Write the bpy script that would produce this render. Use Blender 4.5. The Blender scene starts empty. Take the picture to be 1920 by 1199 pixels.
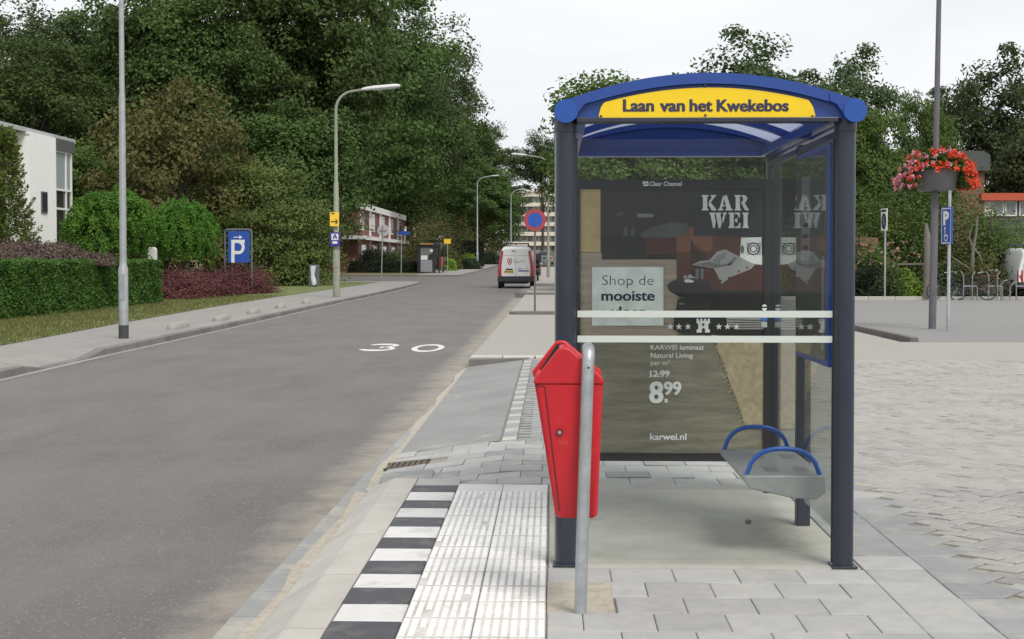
import bpy, math, random
import numpy as np
from mathutils import Vector
R = math.radians
random.seed(7)
rng = np.random.default_rng(11)
sc = bpy.context.scene
col = sc.collection

# ------------------------------------------------------------------ camera
F, CX, HZ, VPX, EYE = 2680.0, 960.0, 487.0, 1035.0, 1.5
PITCH = R(1.5)
YAW = math.atan((VPX - CX) / F)
PV = HZ + F * math.tan(PITCH)
fwd = Vector((-math.sin(YAW) * math.cos(PITCH), math.cos(YAW) * math.cos(PITCH), -math.sin(PITCH)))
rgt = Vector((math.cos(YAW), math.sin(YAW), 0))
upv = rgt.cross(fwd)
cam = bpy.data.cameras.new('camera')
cam.sensor_width = 36
cam.lens = 36 * F / 1920
cam.shift_y = -(599.5 - PV) / 1920
cam.clip_start = 0.05
cam.clip_end = 3000
camo = bpy.data.objects.new('camera', cam)
col.objects.link(camo)
camo.location = (0, 0, EYE)
camo.rotation_euler = (R(90) - PITCH, 0, YAW)
sc.camera = camo


def gz(y):
    """gentle rise of the street beyond the junction"""
    t = y - 55
    if t <= 0:
        return 0.0
    if t < 150:
        return 0.00011 * t * t
    return 2.475 + 0.99 * (1 - math.exp(-(t - 150) / 30))


def ray(u, v):
    return fwd + rgt * ((u - CX) / F) - upv * ((v - PV) / F)


def P(u, v, Y):
    d = ray(u, v)
    t = Y / d.y
    return Vector((d.x * t, Y, EYE + d.z * t))


def GP(u, v, off=0.0):
    d = ray(u, v)
    lo, hi = 2.0, 2.0
    while hi < 900:
        hi *= 1.05
        if EYE + d.z * hi / d.y <= gz(hi) + off:
            break
        lo = hi
    for _ in range(40):
        m = (lo + hi) / 2
        if EYE + d.z * m / d.y <= gz(m) + off:
            hi = m
        else:
            lo = m
    t = hi / d.y
    return Vector((d.x * t, hi, gz(hi) + off))


# ------------------------------------------------------------------ materials
def nt(m):
    m.use_nodes = True
    return m.node_tree.nodes, m.node_tree.links


def srgb(r, g, b):
    f = lambda c: (c / 255 / 12.92) if c / 255 <= 0.04045 else ((c / 255 + 0.055) / 1.055) ** 2.4
    return (f(r), f(g), f(b))


def mat(name, c, rough=0.6, metal=0.0, var=0.0, vscale=3.0, bump=0.0, bscale=40.0, isl=0.0, spec=0.5, stretch=None,
        speck=None, coat=0.0, dirt=None, dscale=1.5, dlo=.5, dhi=.7):
    m = bpy.data.materials.new(name)
    n, l = nt(m)
    b = n['Principled BSDF']
    b.inputs['Roughness'].default_value = rough
    b.inputs['Metallic'].default_value = metal
    b.inputs['Specular IOR Level'].default_value = spec
    b.inputs['Coat Weight'].default_value = coat
    b.inputs['Base Color'].default_value = (*c, 1)
    tc = n.new('ShaderNodeTexCoord')
    vec = tc.outputs['Object']
    if stretch:
        mp = n.new('ShaderNodeMapping')
        mp.inputs['Scale'].default_value = stretch
        l.new(vec, mp.inputs['Vector'])
        vec = mp.outputs['Vector']
    out = None
    fac = None
    if var > 0:
        no = n.new('ShaderNodeTexNoise')
        no.inputs['Scale'].default_value = vscale
        no.inputs['Detail'].default_value = 6
        no.inputs['Roughness'].default_value = 0.65
        l.new(vec, no.inputs['Vector'])
        mr = n.new('ShaderNodeMapRange')
        mr.inputs['From Min'].default_value = 0.25
        mr.inputs['From Max'].default_value = 0.75
        mr.inputs['To Min'].default_value = 1 - var
        mr.inputs['To Max'].default_value = 1 + var
        l.new(no.outputs['Fac'], mr.inputs['Value'])
        fac = mr.outputs['Result']
    if isl > 0:
        g = n.new('ShaderNodeNewGeometry')
        mr = n.new('ShaderNodeMapRange')
        mr.inputs['To Min'].default_value = 1 - isl
        mr.inputs['To Max'].default_value = 1 + isl
        l.new(g.outputs['Random Per Island'], mr.inputs['Value'])
        if fac:
            mu = n.new('ShaderNodeMath')
            mu.operation = 'MULTIPLY'
            l.new(fac, mu.inputs[0])
            l.new(mr.outputs['Result'], mu.inputs[1])
            fac = mu.outputs[0]
        else:
            fac = mr.outputs['Result']
    if fac:
        vm = n.new('ShaderNodeVectorMath')
        vm.operation = 'SCALE'
        vm.inputs[0].default_value = c
        l.new(fac, vm.inputs['Scale'])
        out = vm.outputs[0]
    if speck:  # (colour, scale, threshold)
        no = n.new('ShaderNodeTexNoise')
        no.inputs['Scale'].default_value = speck[1]
        no.inputs['Detail'].default_value = 2
        l.new(tc.outputs['Object'], no.inputs['Vector'])
        mr = n.new('ShaderNodeMapRange')
        mr.inputs['From Min'].default_value = speck[2]
        mr.inputs['From Max'].default_value = speck[2] + 0.06
        l.new(no.outputs['Fac'], mr.inputs['Value'])
        mx = n.new('ShaderNodeMix')
        mx.data_type = 'RGBA'
        l.new(mr.outputs['Result'], mx.inputs[0])
        if out:
            l.new(out, mx.inputs[6])
        else:
            mx.inputs[6].default_value = (*c, 1)
        mx.inputs[7].default_value = (*speck[0], 1)
        out = mx.outputs[2]
    if dirt:
        no = n.new('ShaderNodeTexNoise')
        no.inputs['Scale'].default_value = dscale
        no.inputs['Detail'].default_value = 8
        no.inputs['Roughness'].default_value = 0.7
        l.new(tc.outputs['Object'], no.inputs['Vector'])
        mr = n.new('ShaderNodeMapRange')
        mr.inputs['From Min'].default_value = dlo
        mr.inputs['From Max'].default_value = dhi
        l.new(no.outputs['Fac'], mr.inputs['Value'])
        mx = n.new('ShaderNodeMix')
        mx.data_type = 'RGBA'
        l.new(mr.outputs['Result'], mx.inputs[0])
        if out:
            l.new(out, mx.inputs[6])
        else:
            mx.inputs[6].default_value = (*c, 1)
        mx.inputs[7].default_value = (*dirt, 1)
        out = mx.outputs[2]
    if out:
        l.new(out, b.inputs['Base Color'])
    if bump > 0:
        no = n.new('ShaderNodeTexNoise')
        no.inputs['Scale'].default_value = bscale
        no.inputs['Detail'].default_value = 5
        l.new(vec, no.inputs['Vector'])
        bp = n.new('ShaderNodeBump')
        bp.inputs['Strength'].default_value = bump
        bp.inputs['Distance'].default_value = 0.01
        l.new(no.outputs['Fac'], bp.inputs['Height'])
        l.new(bp.outputs['Normal'], b.inputs['Normal'])
    return m


def leafmat(name, c1, c2, trans=0.3, nscale=0.6, c3=None):
    m = bpy.data.materials.new(name)
    n, l = nt(m)
    b = n['Principled BSDF']
    b.inputs['Roughness'].default_value = 0.65
    b.inputs['Specular IOR Level'].default_value = 0.25
    g = n.new('ShaderNodeNewGeometry')
    tc = n.new('ShaderNodeTexCoord')
    no = n.new('ShaderNodeTexNoise')
    no.inputs['Scale'].default_value = nscale
    no.inputs['Detail'].default_value = 3
    l.new(tc.outputs['Object'], no.inputs['Vector'])
    ad = n.new('ShaderNodeMath')
    ad.operation = 'MULTIPLY_ADD'
    l.new(g.outputs['Random Per Island'], ad.inputs[0])
    ad.inputs[1].default_value = 0.55
    mr = n.new('ShaderNodeMapRange')
    mr.inputs['From Min'].default_value = 0.3
    mr.inputs['From Max'].default_value = 0.7
    mr.inputs['To Max'].default_value = 0.45
    l.new(no.outputs['Fac'], mr.inputs['Value'])
    l.new(mr.outputs['Result'], ad.inputs[2])
    mx = n.new('ShaderNodeMix')
    mx.data_type = 'RGBA'
    l.new(ad.outputs[0], mx.inputs[0])
    mx.inputs[6].default_value = (*c1, 1)
    mx.inputs[7].default_value = (*c2, 1)
    out = mx.outputs[2]
    oi = n.new('ShaderNodeObjectInfo')
    hs = n.new('ShaderNodeHueSaturation')
    mr2 = n.new('ShaderNodeMapRange')
    mr2.inputs['To Min'].default_value = 0.488
    mr2.inputs['To Max'].default_value = 0.512
    l.new(oi.outputs['Random'], mr2.inputs['Value'])
    l.new(mr2.outputs['Result'], hs.inputs['Hue'])
    mr3 = n.new('ShaderNodeMapRange')
    mr3.inputs['To Min'].default_value = 0.8
    mr3.inputs['To Max'].default_value = 1.2
    l.new(oi.outputs['Random'], mr3.inputs['Value'])
    l.new(mr3.outputs['Result'], hs.inputs['Value'])
    l.new(out, hs.inputs['Color'])
    l.new(hs.outputs['Color'], b.inputs['Base Color'])
    t = n.new('ShaderNodeBsdfTranslucent')
    l.new(hs.outputs['Color'], t.inputs['Color'])
    ms = n.new('ShaderNodeMixShader')
    ms.inputs[0].default_value = trans
    l.new(b.outputs[0], ms.inputs[1])
    l.new(t.outputs[0], ms.inputs[2])
    l.new(ms.outputs[0], n['Material Output'].inputs['Surface'])
    return m


def glassmat(name, tint=(0.93, 0.96, 0.94), f0=0.04, dust=0.0):
    m = bpy.data.materials.new(name)
    n, l = nt(m)
    n.remove(n['Principled BSDF'])
    tr = n.new('ShaderNodeBsdfTransparent')
    tr.inputs['Color'].default_value = (*tint, 1)
    gl = n.new('ShaderNodeBsdfGlossy')
    gl.inputs['Roughness'].default_value = 0.015
    lw = n.new('ShaderNodeLayerWeight')
    lw.inputs['Blend'].default_value = 0.5
    pw = n.new('ShaderNodeMath')
    pw.operation = 'POWER'
    pw.inputs[1].default_value = 5
    l.new(lw.outputs['Facing'], pw.inputs[0])
    ma = n.new('ShaderNodeMath')
    ma.operation = 'MULTIPLY_ADD'
    ma.inputs[1].default_value = 1 - f0
    ma.inputs[2].default_value = f0
    l.new(pw.outputs[0], ma.inputs[0])
    ms = n.new('ShaderNodeMixShader')
    l.new(ma.outputs[0], ms.inputs[0])
    l.new(tr.outputs[0], ms.inputs[1])
    l.new(gl.outputs[0], ms.inputs[2])
    last = ms.outputs[0]
    if dust > 0:
        df = n.new('ShaderNodeBsdfDiffuse')
        df.inputs['Color'].default_value = (0.5, 0.5, 0.47, 1)
        tc = n.new('ShaderNodeTexCoord')
        no = n.new('ShaderNodeTexNoise')
        no.inputs['Scale'].default_value = 2.2
        no.inputs['Detail'].default_value = 7
        l.new(tc.outputs['Object'], no.inputs['Vector'])
        mr = n.new('ShaderNodeMapRange')
        mr.inputs['From Min'].default_value = 0.35
        mr.inputs['From Max'].default_value = 0.75
        mr.inputs['To Min'].default_value = dust * 0.4
        mr.inputs['To Max'].default_value = dust * 1.6
        l.new(no.outputs['Fac'], mr.inputs['Value'])
        m2 = n.new('ShaderNodeMixShader')
        l.new(mr.outputs['Result'], m2.inputs[0])
        l.new(last, m2.inputs[1])
        l.new(df.outputs[0], m2.inputs[2])
        last = m2.outputs[0]
    l.new(last, n['Material Output'].inputs['Surface'])
    return m


# ------------------------------------------------------------------ mesh builder
class MB:
    def __init__(self):
        self.v, self.f, self.m, self.mats = [], [], [], []

    def mi(self, m):
        if m is None:
            return 0
        if m not in self.mats:
            self.mats.append(m)
        return self.mats.index(m)

    def add(self, vs, fs, m=None):
        o = len(self.v)
        k = self.mi(m)
        self.v += [tuple(p) for p in vs]
        for f in fs:
            self.f.append(tuple(i + o for i in f))
            self.m.append(k)
        return self

    def box(self, x0, y0, z0, x1, y1, z1, m=None):
        vs = [(x0, y0, z0), (x1, y0, z0), (x1, y1, z0), (x0, y1, z0), (x0, y0, z1), (x1, y0, z1), (x1, y1, z1), (x0, y1, z1)]
        return self.add(vs, [(3, 2, 1, 0), (4, 5, 6, 7), (0, 1, 5, 4), (1, 2, 6, 5), (2, 3, 7, 6), (3, 0, 4, 7)], m)

    def tube(self, pts, r, n=12, m=None, caps=True):
        pts = [Vector(p) for p in pts]
        rs = r if isinstance(r, (list, tuple)) else [r] * len(pts)
        vs, fs = [], []
        prev = None
        for i, p in enumerate(pts):
            if i == 0:
                d = pts[1] - p
            elif i == len(pts) - 1:
                d = p - pts[i - 1]
            else:
                d = (pts[i + 1] - p).normalized() + (p - pts[i - 1]).normalized()
            d.normalize()
            if prev is None:
                a = Vector((1, 0, 0)) if abs(d.x) < 0.9 else Vector((0, 1, 0))
                a = (a - d * a.dot(d)).normalized()
            else:
                a = (prev - d * prev.dot(d)).normalized()
            prev = a
            b = d.cross(a)
            for k in range(n):
                t = 2 * math.pi * k / n
                vs.append(p + (a * math.cos(t) + b * math.sin(t)) * rs[i])
        for i in range(len(pts) - 1):
            for k in range(n):
                k2 = (k + 1) % n
                fs.append((i * n + k, i * n + k2, (i + 1) * n + k2, (i + 1) * n + k))
        if caps:
            fs.append(tuple(range(n - 1, -1, -1)))
            fs.append(tuple((len(pts) - 1) * n + k for k in range(n)))
        return self.add(vs, fs, m)

    def lathe(self, prof, n=24, m=None, cx=0, cy=0, sx=1, sy=1):
        vs, fs = [], []
        for r, z in prof:
            for k in range(n):
                t = 2 * math.pi * k / n
                vs.append((cx + r * math.cos(t) * sx, cy + r * math.sin(t) * sy, z))
        for i in range(len(prof) - 1):
            for k in range(n):
                k2 = (k + 1) % n
                fs.append((i * n + k, i * n + k2, (i + 1) * n + k2, (i + 1) * n + k))
        fs.append(tuple(range(n - 1, -1, -1)))
        fs.append(tuple((len(prof) - 1) * n + k for k in range(n)))
        return self.add(vs, fs, m)

    def prism(self, poly, axis, a, b, m=None):
        """poly of 2-D points extruded from a to b along an axis ('x': (y,z), 'y': (x,z), 'z': (x,y))"""
        def q(p, t):
            return {'x': (t, p[0], p[1]), 'y': (p[0], t, p[1]), 'z': (p[0], p[1], t)}[axis]
        n = len(poly)
        vs = [q(p, a) for p in poly] + [q(p, b) for p in poly]
        fs = [tuple(range(n - 1, -1, -1)), tuple(range(n, 2 * n))]
        fs += [(i, (i + 1) % n, (i + 1) % n + n, i + n) for i in range(n)]
        return self.add(vs, fs, m)

    def loft(self, rings, m=None, caps=True):
        n = len(rings[0])
        vs = [p for r_ in rings for p in r_]
        fs = []
        for i in range(len(rings) - 1):
            for k in range(n):
                k2 = (k + 1) % n
                fs.append((i * n + k, i * n + k2, (i + 1) * n + k2, (i + 1) * n + k))
        if caps:
            fs.append(tuple(range(n - 1, -1, -1)))
            fs.append(tuple((len(rings) - 1) * n + k for k in range(n)))
        return self.add(vs, fs, m)

    def build(self, name, m=None, parent=None, smooth=35, bevel=0, recalc=True):
        me = bpy.data.meshes.new(name)
        me.from_pydata(self.v, [], self.f)
        mats = self.mats or ([m] if m else [])
        for x in mats:
            me.materials.append(x)
        if self.mats:
            me.polygons.foreach_set('material_index', self.m)
        if recalc:
            import bmesh
            bm = bmesh.new()
            bm.from_mesh(me)
            bmesh.ops.recalc_face_normals(bm, faces=bm.faces)
            bm.to_mesh(me)
            bm.free()
        if smooth:
            me.shade_smooth()
            me.set_sharp_from_angle(angle=R(smooth))
        o = bpy.data.objects.new(name, me)
        col.objects.link(o)
        if parent:
            o.parent = parent
        if bevel:
            bv = o.modifiers.new('Bevel', 'BEVEL')
            bv.width = bevel
            bv.segments = 2
            bv.limit_method = 'ANGLE'
        return o


def tag(o, label, cat, group=None, kind=None):
    if label:
        o['label'] = label
    if cat:
        o['category'] = cat
    if group:
        o['group'] = group
    if kind:
        o['kind'] = kind
    return o


def thing(name, label, cat, loc=(0, 0, 0), rz=0, group=None, scale=None):
    o = bpy.data.objects.new(name, None)
    o.empty_display_size = 0.2
    col.objects.link(o)
    o.location = loc
    o.rotation_euler = (0, 0, rz)
    if scale:
        o.scale = scale
    return tag(o, label, cat, group)


def struct(o):
    o['kind'] = 'structure'
    return o


def dup(o, loc=None, rz=None, label=None, scale=None, parent=None, group=None):
    c = o.copy()
    col.objects.link(c)
    if parent:
        c.parent = parent
    else:
        if loc is not None:
            c.location = loc
        if rz is not None:
            c.rotation_euler = (0, 0, rz)
        if scale is not None:
            c.scale = scale
        if label:
            c['label'] = label
        if group:
            c['group'] = group
    for ch in list(o.children):
        dup(ch, parent=c)
    return c


def npmesh(name, V, Fq, m, parent=None, smooth=False):
    """numpy verts (N,3) and quads (M,4) to an object"""
    me = bpy.data.meshes.new(name)
    nv, nf, k = len(V), len(Fq), Fq.shape[1]
    me.vertices.add(nv)
    me.vertices.foreach_set('co', V.astype(np.float32).ravel())
    me.loops.add(nf * k)
    me.loops.foreach_set('vertex_index', Fq.astype(np.int32).ravel())
    me.polygons.add(nf)
    me.polygons.foreach_set('loop_start', np.arange(0, nf * k, k, dtype=np.int32))
    me.update(calc_edges=True)
    for x in (m if isinstance(m, list) else [m]):
        me.materials.append(x)
    o = bpy.data.objects.new(name, me)
    col.objects.link(o)
    if parent:
        o.parent = parent
    return o


# ------------------------------------------------------------------ flat graphics (signs, posters, lettering)
_tc = {}


def text2d(s, bold=0.0):
    key = (s, bold)
    if key in _tc:
        return _tc[key]
    cu = bpy.data.curves.new('t', 'FONT')
    cu.body = s
    cu.size = 1
    cu.offset = bold
    cu.resolution_u = 3
    o = bpy.data.objects.new('t', cu)
    col.objects.link(o)
    dg = bpy.context.evaluated_depsgraph_get()
    me = bpy.data.meshes.new_from_object(o.evaluated_get(dg))
    vs = [(v.co.x, v.co.y) for v in me.vertices]
    fs = [tuple(p.vertices) for p in me.polygons]
    bpy.data.objects.remove(o)
    bpy.data.curves.remove(cu)
    bpy.data.meshes.remove(me)
    _tc[key] = (vs, fs)
    return vs, fs


class Panel:
    """flat artwork in a local plane; every layer a hair in front of the one below"""
    def __init__(self, o, ax, ay, nrm, step=0.0008, conv=None):
        self.o, self.ax, self.ay, self.n = Vector(o), Vector(ax), Vector(ay), Vector(nrm)
        self.step, self.conv = step, conv
        self.mb = MB()

    def q(self, p, lay):
        if self.conv:
            p = self.conv(*p)
        return self.o + self.ax * p[0] + self.ay * p[1] + self.n * (self.step * lay)

    def poly(self, pts, m, lay=1):
        self.mb.add([self.q(p, lay) for p in pts], [tuple(range(len(pts)))], m)
        return self

    def rect(self, x0, y0, x1, y1, m, lay=1):
        return self.poly([(x0, y0), (x1, y0), (x1, y1), (x0, y1)], m, lay)

    def ell(self, cx, cy, rx, ry, m, lay=1, n=24, a0=0, a1=360):
        k = n if a1 - a0 >= 360 else n + 1
        return self.poly([(cx + rx * math.cos(R(a0 + (a1 - a0) * i / n)), cy + ry * math.sin(R(a0 + (a1 - a0) * i / n))) for i in range(k)], m, lay)

    def ring(self, cx, cy, ro, ri, m, lay=1, n=28, a0=0, a1=360):
        for i in range(n):
            t0, t1 = R(a0 + (a1 - a0) * i / n), R(a0 + (a1 - a0) * (i + 1) / n)
            self.poly([(cx + ro * math.cos(t0), cy + ro * math.sin(t0)), (cx + ro * math.cos(t1), cy + ro * math.sin(t1)),
                       (cx + ri * math.cos(t1), cy + ri * math.sin(t1)), (cx + ri * math.cos(t0), cy + ri * math.sin(t0))], m, lay)
        return self

    def text(self, s, x0, x1, yb, yt, m, lay=2, bold=0.0, ref='H', strike=0.0):
        """fit between x0 and x1; yb the baseline, yt the height of a capital"""
        vs, fs = text2d(s, bold)
        xs = [v[0] for v in vs]
        rv, _ = text2d(ref, bold)
        h = max(v[1] for v in rv)
        mn, mx = min(xs), max(xs)
        for i, dx in enumerate((0,) if not strike else (-strike, 0, strike)):
            self.mb.add([self.q((x0 + (v[0] - mn) / (mx - mn) * (x1 - x0) + dx, yb + v[1] / h * (yt - yb)), lay + i * .3) for v in vs], fs, m)
        return self

    def build(self, name, parent=None):
        return self.mb.build(name, None, parent, smooth=0, recalc=False)
# ------------------------------------------------------------------ world and light
SUN_EL, SUN_AZ = R(52), R(148)      # azimuth clockwise from +Y: behind the camera, to its right
w = bpy.data.worlds.new('World')
sc.world = w
w.use_nodes = True
n, l = w.node_tree.nodes, w.node_tree.links
sky = n.new('ShaderNodeTexSky')
sky.sky_type = 'NISHITA'
sky.sun_disc = False
sky.sun_elevation = SUN_EL
sky.sun_rotation = SUN_AZ
tc = n.new('ShaderNodeTexCoord')
mp = n.new('ShaderNodeMapping')
mp.inputs['Scale'].default_value = (1, 1, 3.2)
l.new(tc.outputs['Generated'], mp.inputs['Vector'])
no = n.new('ShaderNodeTexNoise')
no.inputs['Scale'].default_value = 2.6
no.inputs['Detail'].default_value = 7
no.inputs['Roughness'].default_value = 0.55
l.new(mp.outputs['Vector'], no.inputs['Vector'])
cr = n.new('ShaderNodeValToRGB')
cr.color_ramp.elements[0].position = 0.33
cr.color_ramp.elements[0].color = (7.2, 7.35, 7.55, 1)
cr.color_ramp.elements[1].position = 0.6
cr.color_ramp.elements[1].color = (8.3, 8.33, 8.38, 1)
l.new(no.outputs['Fac'], cr.inputs['Fac'])
mx = n.new('ShaderNodeMix')
mx.data_type = 'RGBA'
mx.inputs[0].default_value = 0.93
l.new(sky.outputs['Color'], mx.inputs[6])
l.new(cr.outputs['Color'], mx.inputs[7])
bg = n['Background']
l.new(mx.outputs[2], bg.inputs['Color'])
bg.inputs['Strength'].default_value = 0.1

sun = bpy.data.lights.new('sun', 'SUN')
sun.energy = 2.0
sun.angle = R(22)
sun.color = (1, 0.96, 0.9)
suno = bpy.data.objects.new('sun', sun)
col.objects.link(suno)
sd = Vector((math.sin(SUN_AZ) * math.cos(SUN_EL), math.cos(SUN_AZ) * math.cos(SUN_EL), math.sin(SUN_EL)))
suno.rotation_euler = sd.to_track_quat('Z', 'Y').to_euler()
suno.location = (0, -5, 30)

sc.render.engine = 'CYCLES'
sc.cycles.use_denoising = True
sc.cycles.max_bounces = 6
sc.cycles.transparent_max_bounces = 24
sc.cycles.diffuse_bounces = 3
sc.cycles.glossy_bounces = 3
sc.cycles.sample_clamp_indirect = 4
sc.view_settings.view_transform = 'Standard'
sc.view_settings.look = 'None'
sc.view_settings.exposure = 0.32

# ------------------------------------------------------------------ shared materials
M = {}
M['asphalt'] = mat('asphalt', (.122, .113, .109), .68, var=.24, vscale=1.1, stretch=(1.5, .4, 1), bump=.9, bscale=80, speck=((.27, .25, .235), 62, .62),
                   dirt=(.158, .147, .139), dscale=.35, dlo=.44, dhi=.72)
# wind-blown sand lying along the right gutter
n, l = nt(M['asphalt'])
b = n['Principled BSDF']
src = b.inputs['Base Color'].links[0].from_socket
tc = n.new('ShaderNodeTexCoord')
sx = n.new('ShaderNodeSeparateXYZ')
l.new(tc.outputs['Object'], sx.inputs[0])
ma = n.new('ShaderNodeMapRange')
ma.inputs['From Min'].default_value = -2.15
ma.inputs['From Max'].default_value = -1.42
l.new(sx.outputs[0], ma.inputs['Value'])
no = n.new('ShaderNodeTexNoise')
no.inputs['Scale'].default_value = 2.6
no.inputs['Detail'].default_value = 9
no.inputs['Roughness'].default_value = .75
l.new(tc.outputs['Object'], no.inputs['Vector'])
mu = n.new('ShaderNodeMath')
mu.operation = 'MULTIPLY'
l.new(ma.outputs['Result'], mu.inputs[0])
l.new(no.outputs['Fac'], mu.inputs[1])
mr = n.new('ShaderNodeMapRange')
mr.inputs['From Min'].default_value = .26
mr.inputs['From Max'].default_value = .5
mr.inputs['To Max'].default_value = .8
l.new(mu.outputs[0], mr.inputs['Value'])
mx = n.new('ShaderNodeMix')
mx.data_type = 'RGBA'
l.new(mr.outputs['Result'], mx.inputs[0])
l.new(src, mx.inputs[6])
mx.inputs[7].default_value = (.31, .28, .23, 1)
l.new(mx.outputs[2], b.inputs['Base Color'])
M['asphalt_old'] = mat('asphalt_old', (.215, .213, .208), .9, var=.12, vscale=.7, bump=.2, bscale=90, stretch=(1, 3, 1))
M['bay'] = mat('bay', (.235, .238, .234), .85, var=.16, vscale=1.2, bump=.15, bscale=50, dirt=(.42, .40, .36), dscale=1.1, dlo=.6, dhi=.78)
M['paver'] = mat('paver', (.345, .345, .337), .8, var=.13, vscale=7, bump=.25, bscale=150, isl=.13, dirt=(.42, .40, .355), dscale=3, dlo=.52, dhi=.75)
M['paver_dark'] = mat('paver_dark', (.25, .255, .255), .85, var=.13, vscale=7, bump=.2, bscale=120, isl=.12, dirt=(.4, .38, .34), dscale=3, dlo=.5, dhi=.75)
M['brick_pave'] = mat('brick_pave', (.292, .286, .272), .9, var=.14, vscale=11, bump=.35, bscale=120, isl=.13, dirt=(.345, .334, .308), dscale=1.3, dlo=.42, dhi=.6)
M['sand'] = mat('sand', (.39, .355, .29), .95, var=.22, vscale=14, bump=.5, bscale=120, speck=((.2, .18, .15), 60, .66))
M['joint'] = mat('joint', (.27, .255, .22), .95, var=.3, vscale=12)
M['slab'] = mat('slab', (.37, .358, .322), .8, var=.16, vscale=2.2, bump=.15, bscale=60, dirt=(.235, .215, .172), dscale=1.9, dlo=.54, dhi=.8)
M['kerb_light'] = mat('kerb_light', (.44, .425, .385), .85, var=.1, vscale=3, bump=.25, bscale=120, isl=.07, dirt=(.34, .31, .26), dscale=2.5, dlo=.55, dhi=.75)
M['gutter'] = mat('gutter', (.27, .275, .268), .85, var=.12, vscale=3, bump=.2, bscale=90, isl=.06, dirt=(.43, .39, .31), dscale=2.2, dlo=.54, dhi=.72)
M['kerb'] = mat('kerb', (.165, .157, .148), .9, var=.22, vscale=3, bump=.3, bscale=60, isl=.15)
M['walk'] = mat('walk', (.245, .237, .225), .9, var=.14, vscale=2.4, bump=.2, bscale=60, isl=.06, dirt=(.31, .285, .24), dscale=.8, dlo=.5, dhi=.75)
M['lane'] = mat('lane', (.315, .30, .27), .9, var=.12, vscale=3, stretch=(1, 6, 1), bump=.15, bscale=60, dirt=(.29, .28, .262), dscale=1, dlo=.48, dhi=.7)
M['tactile'] = mat('tactile', (.76, .755, .735), .7, var=.07, vscale=9, bump=.2, bscale=140, isl=.05, dirt=(.5, .47, .41), dscale=5, dlo=.58, dhi=.8)
M['tactile_base'] = mat('tactile_base', (.55, .54, .51), .8, var=.14, vscale=9, isl=.06, dirt=(.33, .30, .25), dscale=4, dlo=.5, dhi=.75)
M['white_tile'] = mat('white_tile', (.62, .615, .60), .75, var=.08, vscale=9, bump=.2, bscale=140, isl=.06, dirt=(.42, .40, .36), dscale=4, dlo=.52, dhi=.75)
M['black_tile'] = mat('black_tile', (.060, .062, .070), .65, var=.25, vscale=6, bump=.2, bscale=140, isl=.15, dirt=(.17, .16, .15), dscale=5, dlo=.5, dhi=.75)
M['road_paint'] = mat('road_paint', (.60, .60, .585), .7, var=.12, vscale=6, dirt=(.32, .3, .28), dscale=9, dlo=.62, dhi=.75)
M['grass'] = mat('grass', (.105, .135, .036), .95, var=.3, vscale=1.5, bump=.6, bscale=40, dirt=(.21, .185, .075), dscale=.45, dlo=.48, dhi=.68)
M['grass_dry'] = mat('grass_dry', (.165, .13, .065), .95, var=.25, vscale=1.2, bump=.6, bscale=40, dirt=(.11, .12, .045), dscale=.4, dlo=.5, dhi=.65)
M['earth'] = mat('earth', (.075, .065, .045), .95, var=.35, vscale=.8, bump=.5, bscale=20)


def interp(pts, y):
    pts = sorted(pts)
    if y <= pts[0][0]:
        a, b = pts[0], pts[1]
        return a[1] + (y - a[0]) * 0
    for a, b in zip(pts, pts[1:]):
        if y <= b[0]:
            return a[1] + (b[1] - a[1]) * (y - a[0]) / (b[0] - a[0])
    return pts[-1][1]


def yrange(a, b):
    ys = [a]
    while ys[-1] < b - 0.01:
        ys.append(min(b, ys[-1] + max(0.5, ys[-1] * 0.06)))
    return ys


def sheet(name, xl, xr, a, b, off, m, kind='structure', zl=None, zr_=None, nx=1):
    fx = lambda q, y: q(y) if callable(q) else q
    mb = MB()
    ys = yrange(a, b)
    vs, fs = [], []
    for y in ys:
        x0, x1 = fx(xl, y), fx(xr, y)
        o0 = off if zl is None else zl
        o1 = off if zr_ is None else zr_
        for i in range(nx + 1):
            t = i / nx
            vs.append((x0 + (x1 - x0) * t, y, gz(y) + o0 + (o1 - o0) * t))
    k = nx + 1
    for i in range(len(ys) - 1):
        for j in range(nx):
            fs.append((i * k + j, i * k + j + 1, (i + 1) * k + j + 1, (i + 1) * k + j))
    mb.add(vs, fs, m)
    o = mb.build(name, None, None, smooth=60, recalc=False)
    if kind:
        o['kind'] = kind
    return o


# ------------------------------------------------------------------ road and left side
KLP = [(p.y, p.x) for p in (GP(0, 712, -.15), GP(190, 668, -.15), GP(400, 622, -.15), GP(635, 569, -.15), GP(740, 546, -.15), GP(795, 532, -.15))]
YJ0 = KLP[-1][0]
YJ1 = GP(860, 519, -.15).y
KLF = [(p.y, p.x) for p in (GP(860, 519, -.15), GP(932, 500, -.15))]
KLF.append((400, KLF[-1][1] + 1.5))
KRP = [(3, -1.5), (9, -1.45), (21.5, -1.28), (40, -1.22), (120, -1.1), (400, -1.0)]
KL = lambda y: interp(KLP, y)
KF = lambda y: interp(KLF, y)
KR = lambda y: interp(KRP, y)
OUT = [(p.y, p.x) for p in (GP(0, 649, -.03), GP(240, 604, -.03), GP(400, 576, -.03), GP(520, 557, -.03), GP(640, 540, -.03), GP(712, 529, -.03))]
OX = lambda y: interp(OUT, y)

base = sheet('ground', -420, 420, -60, 900, -.25, M['earth'])
sheet('road', lambda y: -10.5, lambda y: KR(y) + .02, -25, YJ0, -.15, M['asphalt'], nx=3)
sheet('road', lambda y: -60 if y < YJ1 + 1 else -16, lambda y: KR(y) + .02, YJ0, 420, -.15, M['asphalt'], nx=3)
sheet('road', -130, -60, YJ0, YJ1, -.15, M['asphalt_old'])


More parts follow.
